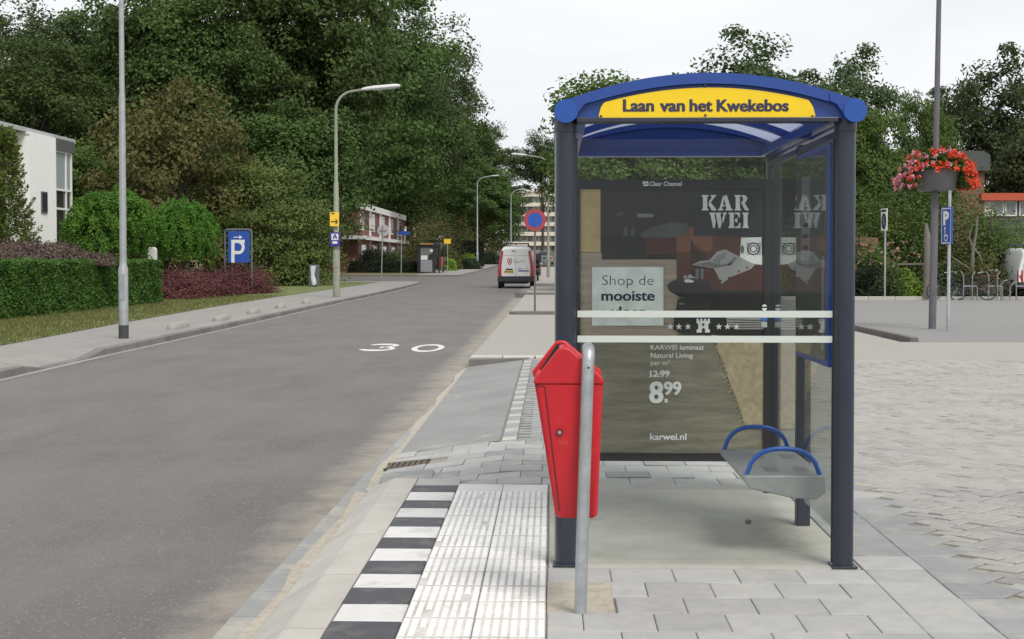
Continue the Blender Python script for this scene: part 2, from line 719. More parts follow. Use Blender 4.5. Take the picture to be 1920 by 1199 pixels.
def kerb_run(name, X, a, b, hfun, m, wid=.15, side=-1, block=1.0, zb=-.15):
    """kerb stones of about a metre along a line, each a separate bevelled block"""
    mb = MB()
    y = a
    while y < b - .05:
        y2 = min(b, y + block - .008)
        h1, h2 = hfun(y), hfun(y2)
        x1, x2 = X(y), X(y2)
        g1, g2 = gz(y), gz(y2)
        d = side * wid
        vs = [(x1, y, g1 + zb - .05), (x1, y, g1 + h1 - .015), (x1 + d * .12, y, g1 + h1), (x1 + d, y, g1 + h1), (x1 + d, y, g1 + zb - .05)]
        ws = [(x2, y2, g2 + zb - .05), (x2, y2, g2 + h2 - .015), (x2 + d * .12, y2, g2 + h2), (x2 + d, y2, g2 + h2), (x2 + d, y2, g2 + zb - .05)]
        mb.loft([vs, ws], m)
        y += block
    o = mb.build(name, None, None, smooth=30)
    return struct(o)


yd0 = GP(38, 702, -.15).y
yd1 = yd0 + round(GP(192, 667, -.15).y - yd0)


def hl(y):
    def st(t):
        t = max(0, min(1, t))
        return t
    low = st((y - yd0) / 1.0) * st((yd1 - y) / 1.0)
    return -.03 - .095 * low


kerb_run('kerb', KL, yd0 - 20, YJ0 - 1.5, hl, M['kerb'])
# rounded corner of the pavement into the side street
mb = MB()
cpts = [(KL(YJ0 - 1.5), YJ0 - 1.5)]
for i in range(1, 9):
    t = R(90) * i / 8
    cpts.append((KL(YJ0 - 1.5) - 2.6 * (1 - math.cos(t)), YJ0 - 1.5 + 2.6 * math.sin(t)))
cpts += [(-20, YJ0 + 1.1), (-60, YJ0 + 1.1)]
for (x1, y1), (x2, y2) in zip(cpts, cpts[1:]):
    d = Vector((x2 - x1, y2 - y1, 0)).normalized()
    nn = Vector((-d.y, d.x, 0))
    a_, b_ = Vector((x1, y1, gz(y1))), Vector((x2, y2, gz(y2)))
    ring = lambda p: [p + Vector((0, 0, -.2)), p + Vector((0, 0, -.045)), p + nn * .02 + Vector((0, 0, -.03)), p + nn * .15 + Vector((0, 0, -.03)), p + nn * .15 + Vector((0, 0, -.2))]
    mb.loft([ring(a_), ring(b_)], M['kerb'])
struct(mb.build('kerb', smooth=30))
o = sheet('pavement', lambda y: KL(y) - .65, lambda y: KL(y) - .15, -2, YJ0 - 1.5, -.03, M['walk'])
o.data.clear_geometry()
mb = MB()
ys = sorted(set([-2, yd0, yd0 + 1, yd0 + 2, (yd0 + yd1) / 2, yd1 - 2, yd1 - 1, yd1] + [y for y in yrange(4, YJ0 - 1.5)]))
for a_, b_ in zip(ys, ys[1:]):
    mb.add([(KL(a_) - .65, a_, gz(a_) - .03), (KL(a_) - .149, a_, gz(a_) + hl(a_) - .001), (KL(b_) - .149, b_, gz(b_) + hl(b_) - .001), (KL(b_) - .65, b_, gz(b_) - .03)], [(0, 1, 2, 3)], M['walk'])
bpy.data.objects.remove(o)
struct(mb.build('pavement', smooth=0, recalc=False))
sheet('pavement', OX, lambda y: KL(y) - .65, -2, YJ0 - 1.5, -.03, M['walk'], nx=2)
cs = [(x, y) for x, y in cpts]
mb = MB()
poly = [(x - .02 * 0, y - .15 if i > 6 else y) for i, (x, y) in enumerate(cs[:9])]
poly = [(p[0] - .15 * math.cos(R(90) * i / 8), p[1] - .15 * math.sin(R(90) * i / 8)) for i, p in enumerate(cs[:9])]
poly += [(-16, YJ0 + .95), (-16, YJ0 - 1.5)]
mb.add([(x, y, gz(y) - .031) for x, y in poly], [tuple(range(len(poly)))], M['walk'])
struct(mb.build('pavement', smooth=0, recalc=False))
sheet('verge', -160, OX, -10, YJ0 - 1.0, -.022, M['grass'], nx=3)
sheet('verge', -160, -16, YJ0 - 1.0, YJ0 + .9, -.022, M['grass'])
# beyond the side street
kerb_run('kerb', KF, YJ1, 300, lambda y: -.03, M['kerb'], block=3)
mb = MB()
mb.box(-60, YJ1 - .15, gz(YJ1) - .3, KF(YJ1) + .0, YJ1, gz(YJ1) - .03, M['kerb'])
struct(mb.build('kerb', smooth=0))
sheet('pavement', lambda y: KF(y) - 3.4, lambda y: KF(y) - .15, YJ1, 300, -.031, M['walk'], nx=2)
sheet('verge', -200, lambda y: KF(y) - 3.4, YJ1, 420, -.022, M['grass_dry'], nx=3)

# worn pale edge of the asphalt beside the left kerb
sheet('gutter_strip', lambda y: KL(y) + .004, lambda y: KL(y) + .13, -2, YJ0 - 2, -.145, M['gutter'])


# ------------------------------------------------------------------ speed figures on the road
def road_figure(u0, u1, v0, v1, which):
    a, b = GP(u0, v1, -.146), GP(u1, v1, -.146)
    c = GP((u0 + u1) / 2, v0, -.146)
    y0, y1 = a.y, c.y
    x0, x1 = a.x, b.x
    W, H = (x1 - x0) * .84, y1 - y0
    x0 += (x1 - x0) * .08
    mb = MB()

    def band(pts, wd):
        vs, fs = [], []
        for i, p in enumerate(pts):
            q0, q1 = pts[max(0, i - 1)], pts[min(len(pts) - 1, i + 1)]
            tx, ty = (q1[0] - q0[0]) * W, (q1[1] - q0[1]) * H
            L = math.hypot(tx, ty)
            nx, ny = -ty / L, tx / L
            sx = wd * (.55 + .0 * abs(nx))
            for s in (-1, 1):
                vs.append((x0 + p[0] * W + s * nx * sx * .5, y0 + p[1] * H + s * ny * wd * 1.2, -.146))
        for i in range(len(pts) - 1):
            fs.append((2 * i, 2 * i + 1, 2 * i + 3, 2 * i + 2))
        mb.add(vs, fs, M['road_paint'])
    if which == '0':
        band([(.5 + .43 * math.cos(R(t)), .5 + .42 * math.sin(R(t))) for t in range(0, 361, 10)], .19)
    else:
        band([(.45 + .45 * math.cos(R(t)), .74 + .18 * math.sin(R(t))) for t in range(160, -91, -12)], .19)
        band([(.45 + .5 * math.cos(R(t)), .28 + .22 * math.sin(R(t))) for t in range(90, -171, -12)], .19)
    return mb


m3 = road_figure(668, 737, 645, 658, '3')
m0 = road_figure(757, 828, 646, 660, '0')
m3.add(m0.v, m0.f, M['road_paint'])
m3.m = [0] * len(m3.f)
struct(m3.build('road_marking', smooth=0, recalc=False))


# ------------------------------------------------------------------ paving units
def inset(poly, d):
    n_ = len(poly)
    out = []
    for i in range(n_):
        p0, p1, p2 = Vector(poly[i - 1]), Vector(poly[i]), Vector(poly[(i + 1) % n_])
        e1, e2 = (p1 - p0).normalized(), (p2 - p1).normalized()
        n1, n2 = Vector((-e1.y, e1.x)), Vector((-e2.y, e2.x))
        k = 1 + n1.dot(n2)
        out.append(p1 + (n1 + n2) * (d / max(k, .2)))
    return out


def units(mb, polys, m, zf=lambda x, y: 0.0, gap=.004, bev=.005, dep=.03, jit=.0015, tilt=.004):
    for poly in polys:
        cx = sum(p[0] for p in poly) / len(poly)
        cy = sum(p[1] for p in poly) / len(poly)
        j = random.uniform(-jit, jit)
        tx, ty = random.uniform(-tilt, tilt), random.uniform(-tilt, tilt)
        n_ = len(poly)
        o1, o2 = inset(poly, gap / 2), inset(poly, gap / 2 + bev)
        zz = lambda p: zf(p.x, p.y) + j + tx * (p.x - cx) + ty * (p.y - cy)
        vs = [(p.x, p.y, zz(p) - dep) for p in o1] + [(p.x, p.y, zz(p) - bev * .6) for p in o1] + [(p.x, p.y, zz(p)) for p in o2]
        fs = [tuple(2 * n_ + i for i in range(n_))]
        for i in range(n_):
            k = (i + 1) % n_
            fs += [(i, k, k + n_, i + n_), (i + n_, k + n_, k + 2 * n_, i + 2 * n_)]
        mb.add(vs, fs, m)


def rc(x0, y0, x1, y1):
    return [(x0, y0), (x1, y0), (x1, y1), (x0, y1)]


def zr(x, y):
    t = max(0.0, min(1.0, (-.35 - x) / .95))
    s = max(0.0, min(1.0, (y - 9.45) / .35))
    return -.125 * t * s


XE = 1.805
rows_y = [6.925 - .2945 * i for i in range(12)]
mb = MB()
for i, y in enumerate(rows_y):
    y0 = y - .2945
    off = 0 if i % 2 == 0 else .15
    x = -.02 - (.3 if off else 0) + off
    while x < 1.50:
        x0, x1 = max(x, -.02), (1.51 if x + .3 > 1.44 else x + .3)
        if x1 - x0 > .05 and x < 1.44 and not (i in (1, 2) and x0 < .2):
            units(mb, [rc(x0, y0, x1, y)], M['paver'])
        elif i in (1, 2) and x0 < .265 < x1 + .02 and x1 > .29:
            units(mb, [rc(.268, y0, x1, y)], M['paver'])
        x += .3
y = 4.0
while y < 13:
    units(mb, [rc(1.51, y, XE, y + .2945)], M['paver' if y < 6.95 else 'paver_dark'] if random.random() < .8 else M['paver'])
    y += .2945
# bishop's-mitre border against the brickwork
y = 4.0
while y < 24:
    units(mb, [[(XE, y), (2.0, y), (2.14, y + .147), (2.0, y + .2945), (XE, y + .2945)]], M['paver_dark' if random.random() < .7 else 'paver'])
    y += .2945
# rows behind the slab, falling to the road
i = 0
y = 9.52
while y < 11.85:
    off = .15 if i % 2 else 0
    x = -1.27 - off
    while x < 1.49:
        x0, x1 = max(x, -1.27), (1.51 if x + .3 > 1.44 else x + .3)
        if x1 - x0 > .05 and x < 1.44 and not (-1.3 < x0 < -.92 and 10.9 < y < 11.2) and not (x0 < -.93 and y < 10.05):
            units(mb, [rc(x0, y, x1, y + .2945)], M['paver'] if random.random() < .93 else M['paver_dark'], zf=zr, jit=.004, tilt=.015)
        x += .3
    y += .2945
    i += 1
struct(mb.build('paving_tiles', smooth=0, recalc=False))

# sand and joints under the paving
sheet('paving_bed', -.9, 40, 3, 9.5, -.012, M['joint'])
o = sheet('paving_bed', -1.3, 2.0, 9.5, 22, -.014, M['joint'], nx=12)
for v in o.data.vertices:
    v.co.z += zr(v.co.x, v.co.y) - (.22 if v.co.y < 9.9 and v.co.x < -.9 else 0)
sheet('paving_bed', 2.0, 40, 9.5, 26, -.0045, M['sand'])

# sand pit round the bin post
mb = MB()
mb.add([(-.02, 6.04, -.004), (.27, 6.04, -.004), (.27, 6.63, -.004), (-.02, 6.63, -.004)], [(0, 1, 2, 3)], M['sand'])
struct(mb.build('sand_patch', smooth=0, recalc=False))

# tactile strip
mb = MB()
y = 9.5
k = 0
while y > 3.8:
    for x0 in (-.62, -.3225):
        units(mb, [rc(x0, y - .298, x0 + .2975, y)], M['tactile_base'] if k > 0 else M['white_tile'], gap=.004, bev=.002)
        if k > 0:
            for q in range(8):
                xc = x0 + .2975 * (q + .5) / 8
                for (a, b) in ((.02, .143), (.153, .28)):
                    h = .0045
                    j = random.uniform(-.004, .004)
                    if random.random() < .012:
                        continue
                    ya, yb = y - .298 + a + j, y - .298 + b + j
                    vs = [(xc - .0135, ya, 0), (xc + .0135, ya, 0), (xc + .0135, yb, 0), (xc - .0135, yb, 0),
                          (xc - .0105, ya + .004, h), (xc + .0105, ya + .004, h), (xc + .0105, yb - .004, h), (xc - .0105, yb - .004, h)]
                    mb.add(vs, [(4, 5, 6, 7), (0, 1, 5, 4), (1, 2, 6, 5), (2, 3, 7, 6), (3, 0, 4, 7)], M['tactile'])
    y -= .298
    k += 1
struct(mb.build('tactile_paving', smooth=0, recalc=False))

# black and white block marking
mb = MB()
y = 9.46
k = 0
while y > 3.8:
    units(mb, [rc(-.915, y - .298, -.622, y)], M['black_tile'] if k % 2 == 0 else M['white_tile'], gap=.005, bev=.006, jit=.002)
    y -= .298
    k += 1
units(mb, [rc(-.915, 9.46, -.62, 9.75)], M['paver'])
struct(mb.build('block_marking', smooth=0, recalc=False))

# sloping bus-stop kerb
mb = MB()
prof = [(-.918, 0), (-1.07, 0), (-1.09, -.004), (-1.285, -.125), (-1.30, -.14), (-1.30, -.3), (-.918, -.3)]
y = 9.75
while y > 3:
    mb.loft([[(px, y - .992, pz) for px, pz in prof], [(px, y, pz) for px, pz in prof]], M['kerb_light'])
    y -= 1.0
# end stone that drops to the lower paving
mb.loft([[(px, 9.76, pz) for px, pz in prof], [(px, 10.15, min(pz, zr(px, 10.15) - .004)) for px, pz in prof]], M['kerb_light'])
struct(mb.build('bus_kerb', smooth=0))

mb = MB()
y = 3.0
while y < 21.4:
    x = KR(y + .25)
    mb.box(x, y, -.3, -1.3 if y < 10 else -1.285 + .03, y + .495, -.142, M['gutter'])
    y += .5
struct(mb.build('gutter', smooth=0))
sheet('sand_line', lambda y: -1.36 + .02 * math.sin(y * 3) + .01 * math.sin(y * 7.3), -1.298, 3, 10, -.1375, M['sand'])
sheet('sand_line', lambda y: -1.34 + .03 * math.sin(y * 2.1), lambda y: -1.22 + .015 * math.sin(y * 5), 10, 21.4, -.134, M['sand'])

# smooth grey bay, white studs and brick strip beyond the tiles
mb = MB()
vs, fs = [], []
ys = [11.88 + i * .5 for i in range(20)] + [21.5]
for y in ys:
    for x in (-1.27, -.9, -.6, -.44):
        vs.append((x, y, zr(x, y) + .0))
for i in range(len(ys) - 1):
    for j in range(3):
        fs.append((i * 4 + j, i * 4 + j + 1, i * 4 + j + 5, i * 4 + j + 4))
mb.add(vs, fs, M['bay'])
struct(mb.build('bay', smooth=60, recalc=False))
mb = MB()
y, k = 11.9, 0
while y < 21.3:
    units(mb, [rc(-.42, y, -.295, y + .2)], M['kerb_light'] if k % 3 == 0 else M['paver_dark'], zf=lambda x, y: 0.002 + zr(x, y), jit=.002)
    y += .2
    k += 1
struct(mb.build('stud_line', smooth=0, recalc=False))
mb = MB()
y, k = 11.9, 0
while y < 21.4:
    x = -.288 - (.1 if k % 2 else 0)
    while x < 1.8:
        if x > -.30:
            units(mb, [rc(x, y, x + .2, y + .1)], M['paver_dark'], jit=.003, tilt=.03, bev=.004)
        x += .2
    y += .1
    k += 1
struct(mb.build('brick_strip', smooth=0, recalc=False))
mb = MB()
mb.loft([[(-1.25, 21.5, -.2), (-1.25, 21.5, -.01), (-1.25, 21.7, 0), (-1.25, 21.9, -.2)], [(-.35, 21.5, -.2), (-.35, 21.5, .01), (-.35, 21.7, .012), (-.35, 21.9, -.2)]], M['kerb'])
struct(mb.build('kerb', smooth=0))
mb = MB()
x = -1.25
while x < 2:
    units(mb, [rc(x, 21.72, x + .48, 22.25)], M['kerb_light'], zf=lambda x, y: .01, jit=.004)
    x += .5
struct(mb.build('pale_edging', smooth=0, recalc=False))
sheet('parking_lane', lambda y: KR(y) + .02, 6.4, 22.2, 39.6, -.012, M['lane'], nx=2)
sheet('parking_lane', lambda y: KR(y) + .02, 8.0, 40, 140, -.02, M['lane'], nx=2)
# kerb noses across the lane
for (v, zz) in ((589, 0), (552, 0)):
    g = GP(985, v, 0)
    mb = MB()
    mb.prism([(g.x - .45, g.y - .1), (g.x - .2, g.y - .22), (g.x + 3.4, g.y - .2), (g.x + 3.4, g.y + .25), (g.x - .1, g.y + .4)], 'z', -.2, .075, M['kerb'])
    struct(mb.build('kerb', smooth=0, bevel=.02))

# herringbone brickwork to the right
mb = MB()
U = .104
c45 = math.sqrt(.5)
polys = []
for i in range(-40, 330):
    for j in range(-330, 330):
        q = (i - j) % 4
        if q == 0:
            r_ = [(i, j), (i + 2, j), (i + 2, j + 1), (i, j + 1)]
        elif q == 3:
            r_ = [(i, j), (i + 1, j), (i + 1, j + 2), (i, j + 2)]
        else:
            continue
        pr = [((a - b) * c45 * U + 2.0, (a + b) * c45 * U + 4.0) for a, b in r_]
        mx_ = sum(p[0] for p in pr) / 4
        my_ = sum(p[1] for p in pr) / 4
        if my_ < 4.9 or my_ > 21.5 or mx_ < 2.09 or mx_ > .36 * my_ + .5 or mx_ < .13 * my_:
            continue
        polys.append(pr)
units(mb, polys, M['brick_pave'], jit=.003, tilt=.05, gap=.006, bev=.009)
struct(mb.build('brick_paving', smooth=0, recalc=False))
sheet('sand_strip', 2.0, 24, 21.4, 26.2, -.002, M['lane'], nx=2)
sheet('car_park', 6.7, 60, 26.2, 53.3, .0, M['asphalt_old'], nx=2)
mb = MB()
a, b, c = GP(1600, 614, 0), GP(1676, 634, 0), GP(1640, 621, 0)
kx = 6.7
for (y0, y1) in ((26.3, 28.5), (28.51, 31), (31.01, 34), (34.01, 40), (40.01, 53)):
    mb.box(kx - .15, y0, -.2, kx, y1, .08, M['kerb'])
struct(mb.build('kerb', smooth=0, bevel=.015))
mb = MB()
x = 6.7
while x < 40:
    mb.box(x, 53.2, -.2, x + .99, 53.4, .13, M['kerb_light'])
    x += 1
struct(mb.build('kerb', smooth=0, bevel=.015))
sheet('planting_bed', 6.7, 60, 53.4, 60, .06, M['earth'])
# ------------------------------------------------------------------ bus shelter
M['post'] = mat('post_paint', (.020, .027, .044), .42, var=.08, vscale=3, coat=.15)
M['blue'] = mat('blue_paint', (.012, .058, .285), .38, var=.08, vscale=3, coat=.15)
M['blue_cap'] = mat('blue_cap', (.013, .08, .35), .4, var=.06, vscale=6)
M['yellow'] = mat('yellow_sign', (.88, .60, .008), .45, var=.05, vscale=4)
M['ink'] = mat('sign_ink', (.03, .03, .075), .6)
M['ink_worn'] = mat('sign_ink_worn', (.075, .065, .07), .6, var=.3, vscale=60)
M['alu'] = mat('alu', (.5, .5, .5), .4, metal=.8, var=.1, vscale=20)
M['steel'] = mat('galvanised', (.40, .42, .43), .5, metal=.65, var=.22, vscale=14, bump=.1, bscale=60)
M['frost'] = mat('frost_band', (.56, .61, .565), .6, var=.04, vscale=8)
M['milky'] = mat('milky_roof', (.55, .56, .60), .5, var=.1, vscale=4)
M['glass'] = glassmat('clear_glass', (.955, .972, .962), .012, dust=.003)
M['glass_side'] = glassmat('side_glass', (.95, .965, .955), .04, dust=.012)
M['glass_case'] = glassmat('case_glass', (.98, .985, .98), .003)
M['black'] = mat('black_frame', (.022, .022, .025), .45)
M['seat_steel'] = mat('seat_steel', (.36, .37, .37), .5, metal=.35, var=.1, vscale=20, bump=.3, bscale=220)
# the seat is perforated sheet: a quarter of it is holes
n_, l_ = M['seat_steel'].node_tree.nodes, M['seat_steel'].node_tree.links
tp_ = n_.new('ShaderNodeBsdfTransparent')
mq_ = n_.new('ShaderNodeMixShader')
mq_.inputs[0].default_value = .2
l_.new(n_['Principled BSDF'].outputs[0], mq_.inputs[1])
l_.new(tp_.outputs[0], mq_.inputs[2])
l_.new(mq_.outputs[0], n_['Material Output'].inputs['Surface'])
n_, l_ = M['milky'].node_tree.nodes, M['milky'].node_tree.links
t_ = n_.new('ShaderNodeBsdfTranslucent')
t_.inputs['Color'].default_value = (.62, .65, .76, 1)
ms_ = n_.new('ShaderNodeMixShader')
ms_.inputs[0].default_value = .72
l_.new(n_['Principled BSDF'].outputs[0], ms_.inputs[1])
l_.new(t_.outputs[0], ms_.inputs[2])
l_.new(ms_.outputs[0], n_['Material Output'].inputs['Surface'])

YF, YR, XL, XR, XG = 6.985, 9.22, .068, 1.42, 1.395
SX0, SX1 = .066, 1.449       # centres of the two roof tubes
HZ0 = 2.167                  # underside of the fascia
sh = thing('bus_shelter', 'blue and anthracite glass bus shelter with arched roof and a yellow name board', 'bus shelter', (0, 0, 0))

YM = 8.07
for (x, y, r_) in ((XL, YF, .050), (XR, YF, .050), (XL, YR, .05), (XR, YR, .05)):
    MB().tube([(x, y, .0), (x, y, HZ0 + .01)], r_, 20, M['post']).build('post', None, sh)
MB().box(XR - .045, YM - .04, 0, XR + .03, YM + .04, 2.14, M['post']).build('post', None, sh, bevel=.006)
for (x, y) in ((XL, YF), (XR, YF), (XL, YR), (XR, YR)):
    MB().box(x - .062, y - .062, .0045, x + .062, y + .062, .013, M['post']).build('base_plate', None, sh, smooth=0, bevel=.003)
for x in (XL + .0505, XR - .0565):
    MB().box(x, YF + .001, .02, x + .006, YF + .017, 2.09, M['black']).build('seal', None, sh, smooth=0)
# slim alloy trim on the road side of the near post
MB().box(XL - .055, YF + .01, 0.02, XL - .050, YF + .03, HZ0, M['alu']).build('trim', None, sh, smooth=0)


def arch(t, rise=.130, z0=2.255):
    """roof line across the shelter, t from 0 to 1"""
    return z0 + rise * (1 - (2 * t - 1) ** 2) - .0 * t


def arch_band(y0, y1, top, bot, m, xa=SX0, xb=SX1, n=28):
    mb = MB()
    rings = []
    for i in range(n + 1):
        t = i / n
        x = xa + (xb - xa) * t
        a, b = arch(t) + top, arch(t) + bot
        rings.append([(x, y0, b), (x, y0, a), (x, y1, a), (x, y1, b)])
    mb.loft(rings, m)
    return mb


def fascia(yo, yi, face):
    """end panel: raised arched rim and a recessed board below it"""
    f = arch_band(yo, yi, .012, -.040, M['blue']).build('rim', None, sh, smooth=30)
    mb = MB()
    n = 28
    rings = []
    s = 1 if yi > yo else -1
    for i in range(n + 1):
        t = .03 + .94 * i / n
        x = SX0 + (SX1 - SX0) * t
        b, a = HZ0 + .012, arch(t) - .036
        rings.append([(x, yo + s * .03, b), (x, yo + s * .03, a), (x, yo + s * .05, a), (x, yo + s * .05, b)])
    mb.loft(rings, M['blue'])
    o = mb.build('fascia', None, sh, smooth=30)
    MB().box(.118, min(yo, yi) + .0, HZ0 - .006, 1.372, max(yo, yi), HZ0 + .016, M['post'] if face else M['blue']).build('fascia_lip', None, sh, smooth=0, bevel=.003)
    for x in (SX0, SX1):
        # flared cheek between tube end and rim
        pass
    return o


YFo, YRo = YF - .075, YR + .075
fascia(YFo, YFo + .10, True)
fascia(YRo, YRo - .10, False)
# roof tubes with round caps
for x in (SX0, SX1):
    sgn = 1 if x < .5 else -1
    t = MB().tube([(x, YFo - .012, 2.213), (x, YRo + .012, 2.213)], .0553, 28, M['blue']).build('roof_tube', None, sh)
    for yy, dy in ((YFo - .012, -.006), (YRo + .012, .006)):
        cap = [(x + .0565 * math.cos(R(a)), 2.213 + .0565 * math.sin(R(a))) for a in range(0, 360, 12)]
        MB().prism(cap, 'y', yy, yy + dy, M['blue_cap']).build('end_cap', None, t, smooth=30)
        # flared shoulder that runs into the rim
        y0, y1 = (yy + .004, yy + .11) if dy < 0 else (yy - .11, yy - .004)
        sh_pts = [(x + sgn * .0, 2.270), (x + sgn * .12, 2.297), (x + sgn * .12, 2.262), (x + sgn * .085, 2.243), (x + sgn * .062, 2.21), (x + sgn * .05, 2.18), (x + sgn * .02, 2.168), (x, 2.2)]
        MB().prism(sh_pts, 'y', y0, y1, M['blue']).build('shoulder', None, t, smooth=30)
    # collar under the tube at every corner post
    for yy in (YF, YR):
        MB().tube([(XL if x < .5 else XR, yy, 2.12), (XL if x < .5 else XR, yy, 2.166)], .054, 20, M['post']).build('collar', None, sh)
# roof skin in milky sheets and blue ribs
arch_band(YFo + .1, YRo - .1, .004, -.004, M['milky'], SX0 + .05, SX1 - .05).build('roof_sheet', None, sh, smooth=30)
for yy in (7.75, 8.5):
    arch_band(yy - .03, yy + .03, -.005, -.045, M['blue'], SX0 + .05, SX1 - .05).build('rib', None, sh, smooth=30)
for xx in (.135, 1.365):
    MB().box(xx - .03, YFo + .1, 2.16, xx + .03, YRo - .1, 2.215, M['blue']).build('side_rail', None, sh, smooth=0, bevel=.004)
MB().box(1.375, YFo + .1, 2.09, 1.412, YRo - .1, 2.125, M['post']).build('glass_rail', None, sh, smooth=0, bevel=.003)

# ---- name board
n_ = 26
pts = []
px0, px1 = P(1122, 222, YFo).x, P(1530, 222, YFo).x
zt = lambda v: P(1325, v, YFo).z
for i in range(n_ + 1):
    t = i / n_
    x = px0 + .035 + (px1 - px0 - .07) * t
    tt = (x - SX0) / (SX1 - SX0)
    pts.append((x, min(arch(tt) - .058, 9)))
zb = zt(222)
prof = [(px0 + .008, zb), (px0, zb + .012), (px0 + .012, zb + .055)] + [(px0 + .025, zb + .075)] + [p for p in pts if p[1] > zb + .08] + [(px1 - .025, zb + .075), (px1 - .012, zb + .055), (px1, zb + .012), (px1 - .008, zb)]
nb = MB().prism(prof, 'y', YFo + .012, YFo + .029, M['yellow']).build('name_board', None, sh, smooth=0, bevel=.002)
W_ = lambda u, v, Y=YFo: (P(u, v, Y).x, P(u, v, Y).z)
for word, u0, u1 in (('Laan', 1169, 1226), ('van', 1238, 1284), ('het', 1294, 1336), ('Kwekebos', 1345, 1479)):
    (x0, zbl), (x1, zcap) = W_(u0, 208.5), W_(u1, 186)
    pn = Panel((0, YFo + .012, 0), (1, 0, 0), (0, 0, 1), (0, -1, 0), .001)
    pn.text(word, x0, x1, zbl, zcap, M['ink'], 2, .016, strike=.0022)
    pn.build('lettering', nb)
for (u, v) in ((1127, 218), (1524, 218), (1323, 160), (1323, 216)):
    x, z = W_(u, v)
    MB().tube([(x, YFo + .006, z), (x, YFo + .013, z)], .006, 8, M['ink_worn']).build('screw', None, nb)

# ---- front glass with two frosted bands
gy = YF + .005
gl = MB().box(XL + .053, gy, .03, XR - .053, gy + .008, P(1300, 261, gy).z, M['glass']).build('front_glass', None, sh, smooth=0)
for (v0, v1) in ((583, 595.5), (630, 642.5)):
    MB().box(XL + .05, gy - .0025, P(1300, v1, gy).z, XR - .05, gy - .0005, P(1300, v0, gy).z, M['frost']).build('frosted_band', None, gl, smooth=0)
# ---- side wall panes
for (y0, y1) in ((YF + .055, YM - .045), (YM + .045, YR - .055)):
    MB().box(XG, y0, .16, XG + .008, y1, 2.09, M['glass_side']).build('side_glass', None, sh, smooth=0)

# ---- timetable case on the side wall
tcse = MB().box(XG - .032, YF + .12, .965, XG - .003, YM - .07, 2.075, M['blue']).build('timetable_case', None, sh, smooth=0, bevel=.006)
M['paper'] = mat('paper', (.42, .43, .42), .5)
M['paper_dark'] = mat('paper_dark', (.12, .12, .115), .6)
MB().box(XG - .035, YF + .15, .995, XG - .0325, YM - .10, 2.045, M['paper_dark']).build('backing', None, tcse, smooth=0)
pn = Panel((XG - .0352, YF + .15, .995), (0, 1, 0), (0, 0, 1), (-1, 0, 0), .0006)
pn.rect(.05, .05, .12, .52, M['paper'], 1)
pn.build('timetable', tcse)
pn = Panel((XG - .0352, YF + .15, .995), (0, 1, 0), (0, 0, 1), (-1, 0, 0), .0006)
pn.rect(.45, .5, .72, .95, M['paper'], 1)
pn.rect(.49, .55, .68, .58, M['ink'], 2).rect(.49, .62, .68, .64, M['ink'], 2).rect(.49, .68, .64, .70, M['ink'], 2)
pn.build('timetable', tcse)
MB().box(XG - .042, YF + .15, .995, XG - .037, YM - .10, 2.045, M['glass_side']).build('pane', None, tcse, smooth=0)

# ---- bench
by0, by1, bx0, bx1, bz = 7.18, 8.20, .965, 1.375, .415
mb = MB()
prof = [(bx0 + .015, bz), (bx1, bz), (bx1, bz - .085), (bx1 - .05, bz - .12), (bx0 + .25, bz - .115), (bx0 + .03, bz - .065), (bx0, bz - .03), (bx0, bz - .008)]
mb.prism(prof, 'y', by0, by1, M['seat_steel'])
be = mb.build('bench', None, sh, smooth=30, bevel=.006)
for yy in (by0 + .05, by1 - .02):
    pts = []
    for i in range(17):
        t = i / 16
        x = bx0 + .018 + (bx1 - bx0 - .04) * t
        z = bz - .005 + .135 * (1 - abs(2 * t - 1) ** 2.6) ** .62
        pts.append((x, yy, z))
    MB().tube(pts, .0125, 10, M['blue_cap']).build('armrest', None, be)
# small perforation patches of the seat
for (x0, y0) in ((1.10, 7.33), (1.26, 7.33), (1.10, 7.8), (1.26, 7.8)):
    mb = MB()
    for i in range(6):
        for j in range(9):
            mb.lathe([(.0035, bz + .0006), (.0033, bz + .001)], 6, M['black'], x0 + i * .012, y0 + j * .02)
    mb.build('perforation', None, be, smooth=0)
MB().box(bx1 - .02, YM - .25, bz - .10, XR - .02, YM + .1, bz - .03, M['post']).build('bracket', None, be, smooth=0)

# ---- poster cabinet closing the far end
YP = 9.15
cx0, cx1 = P(1079, 600, YP).x, P(1447, 600, YP).x
cz0, cz1 = P(1250, 865, YP).z, P(1250, 337, YP).z
cab = MB().box(cx0, YP + .012, cz0, cx1, YP + .14, cz1, M['black']).build('poster_cabinet', None, sh, smooth=0, bevel=.008)
px_ = lambda u, v: (P(u, v, YP).x, P(u, v, YP).z)
fx0, fz1 = px_(1088, 355)
fx1, fz0 = px_(1431, 851)
fr = MB()
for (a, b, c, d) in ((cx0, cz0, cx1, fz0), (cx0, fz1, cx1, cz1), (cx0, fz0, fx0, fz1), (fx1, fz0, cx1, fz1)):
    fr.box(a, YP - .006, b, c, YP + .0115, d, M['black'])
fr.build('frame', None, cab, smooth=0)
pm = {}
for k, c, r_ in (('dark', (.036, .034, .033), .6), ('darker', (.020, .019, .020), .6), ('grey', (.10, .105, .10), .6), ('greyl', (.26, .27, .26), .6), ('tan', (.60, .45, .22), .6),
                 ('rust', (.118, .043, .024), .6), ('rustl', (.22, .088, .048), .6), ('rustd', (.09, .026, .018), .6), ('square', (.030, .030, .036), .6), ('white', (.90, .91, .89), .6),
                 ('cream', (.50, .52, .50), .6), ('blank', (.40, .385, .38), .6), ('blankd', (.19, .18, .18), .6), ('leaf', (.035, .05, .025), .6), ('brown', (.055, .026, .02), .6),
                 ('card', (.82, .87, .83), .6)):
    pm[k] = mat('print_' + k, c, r_, var=.3, vscale=4.5)
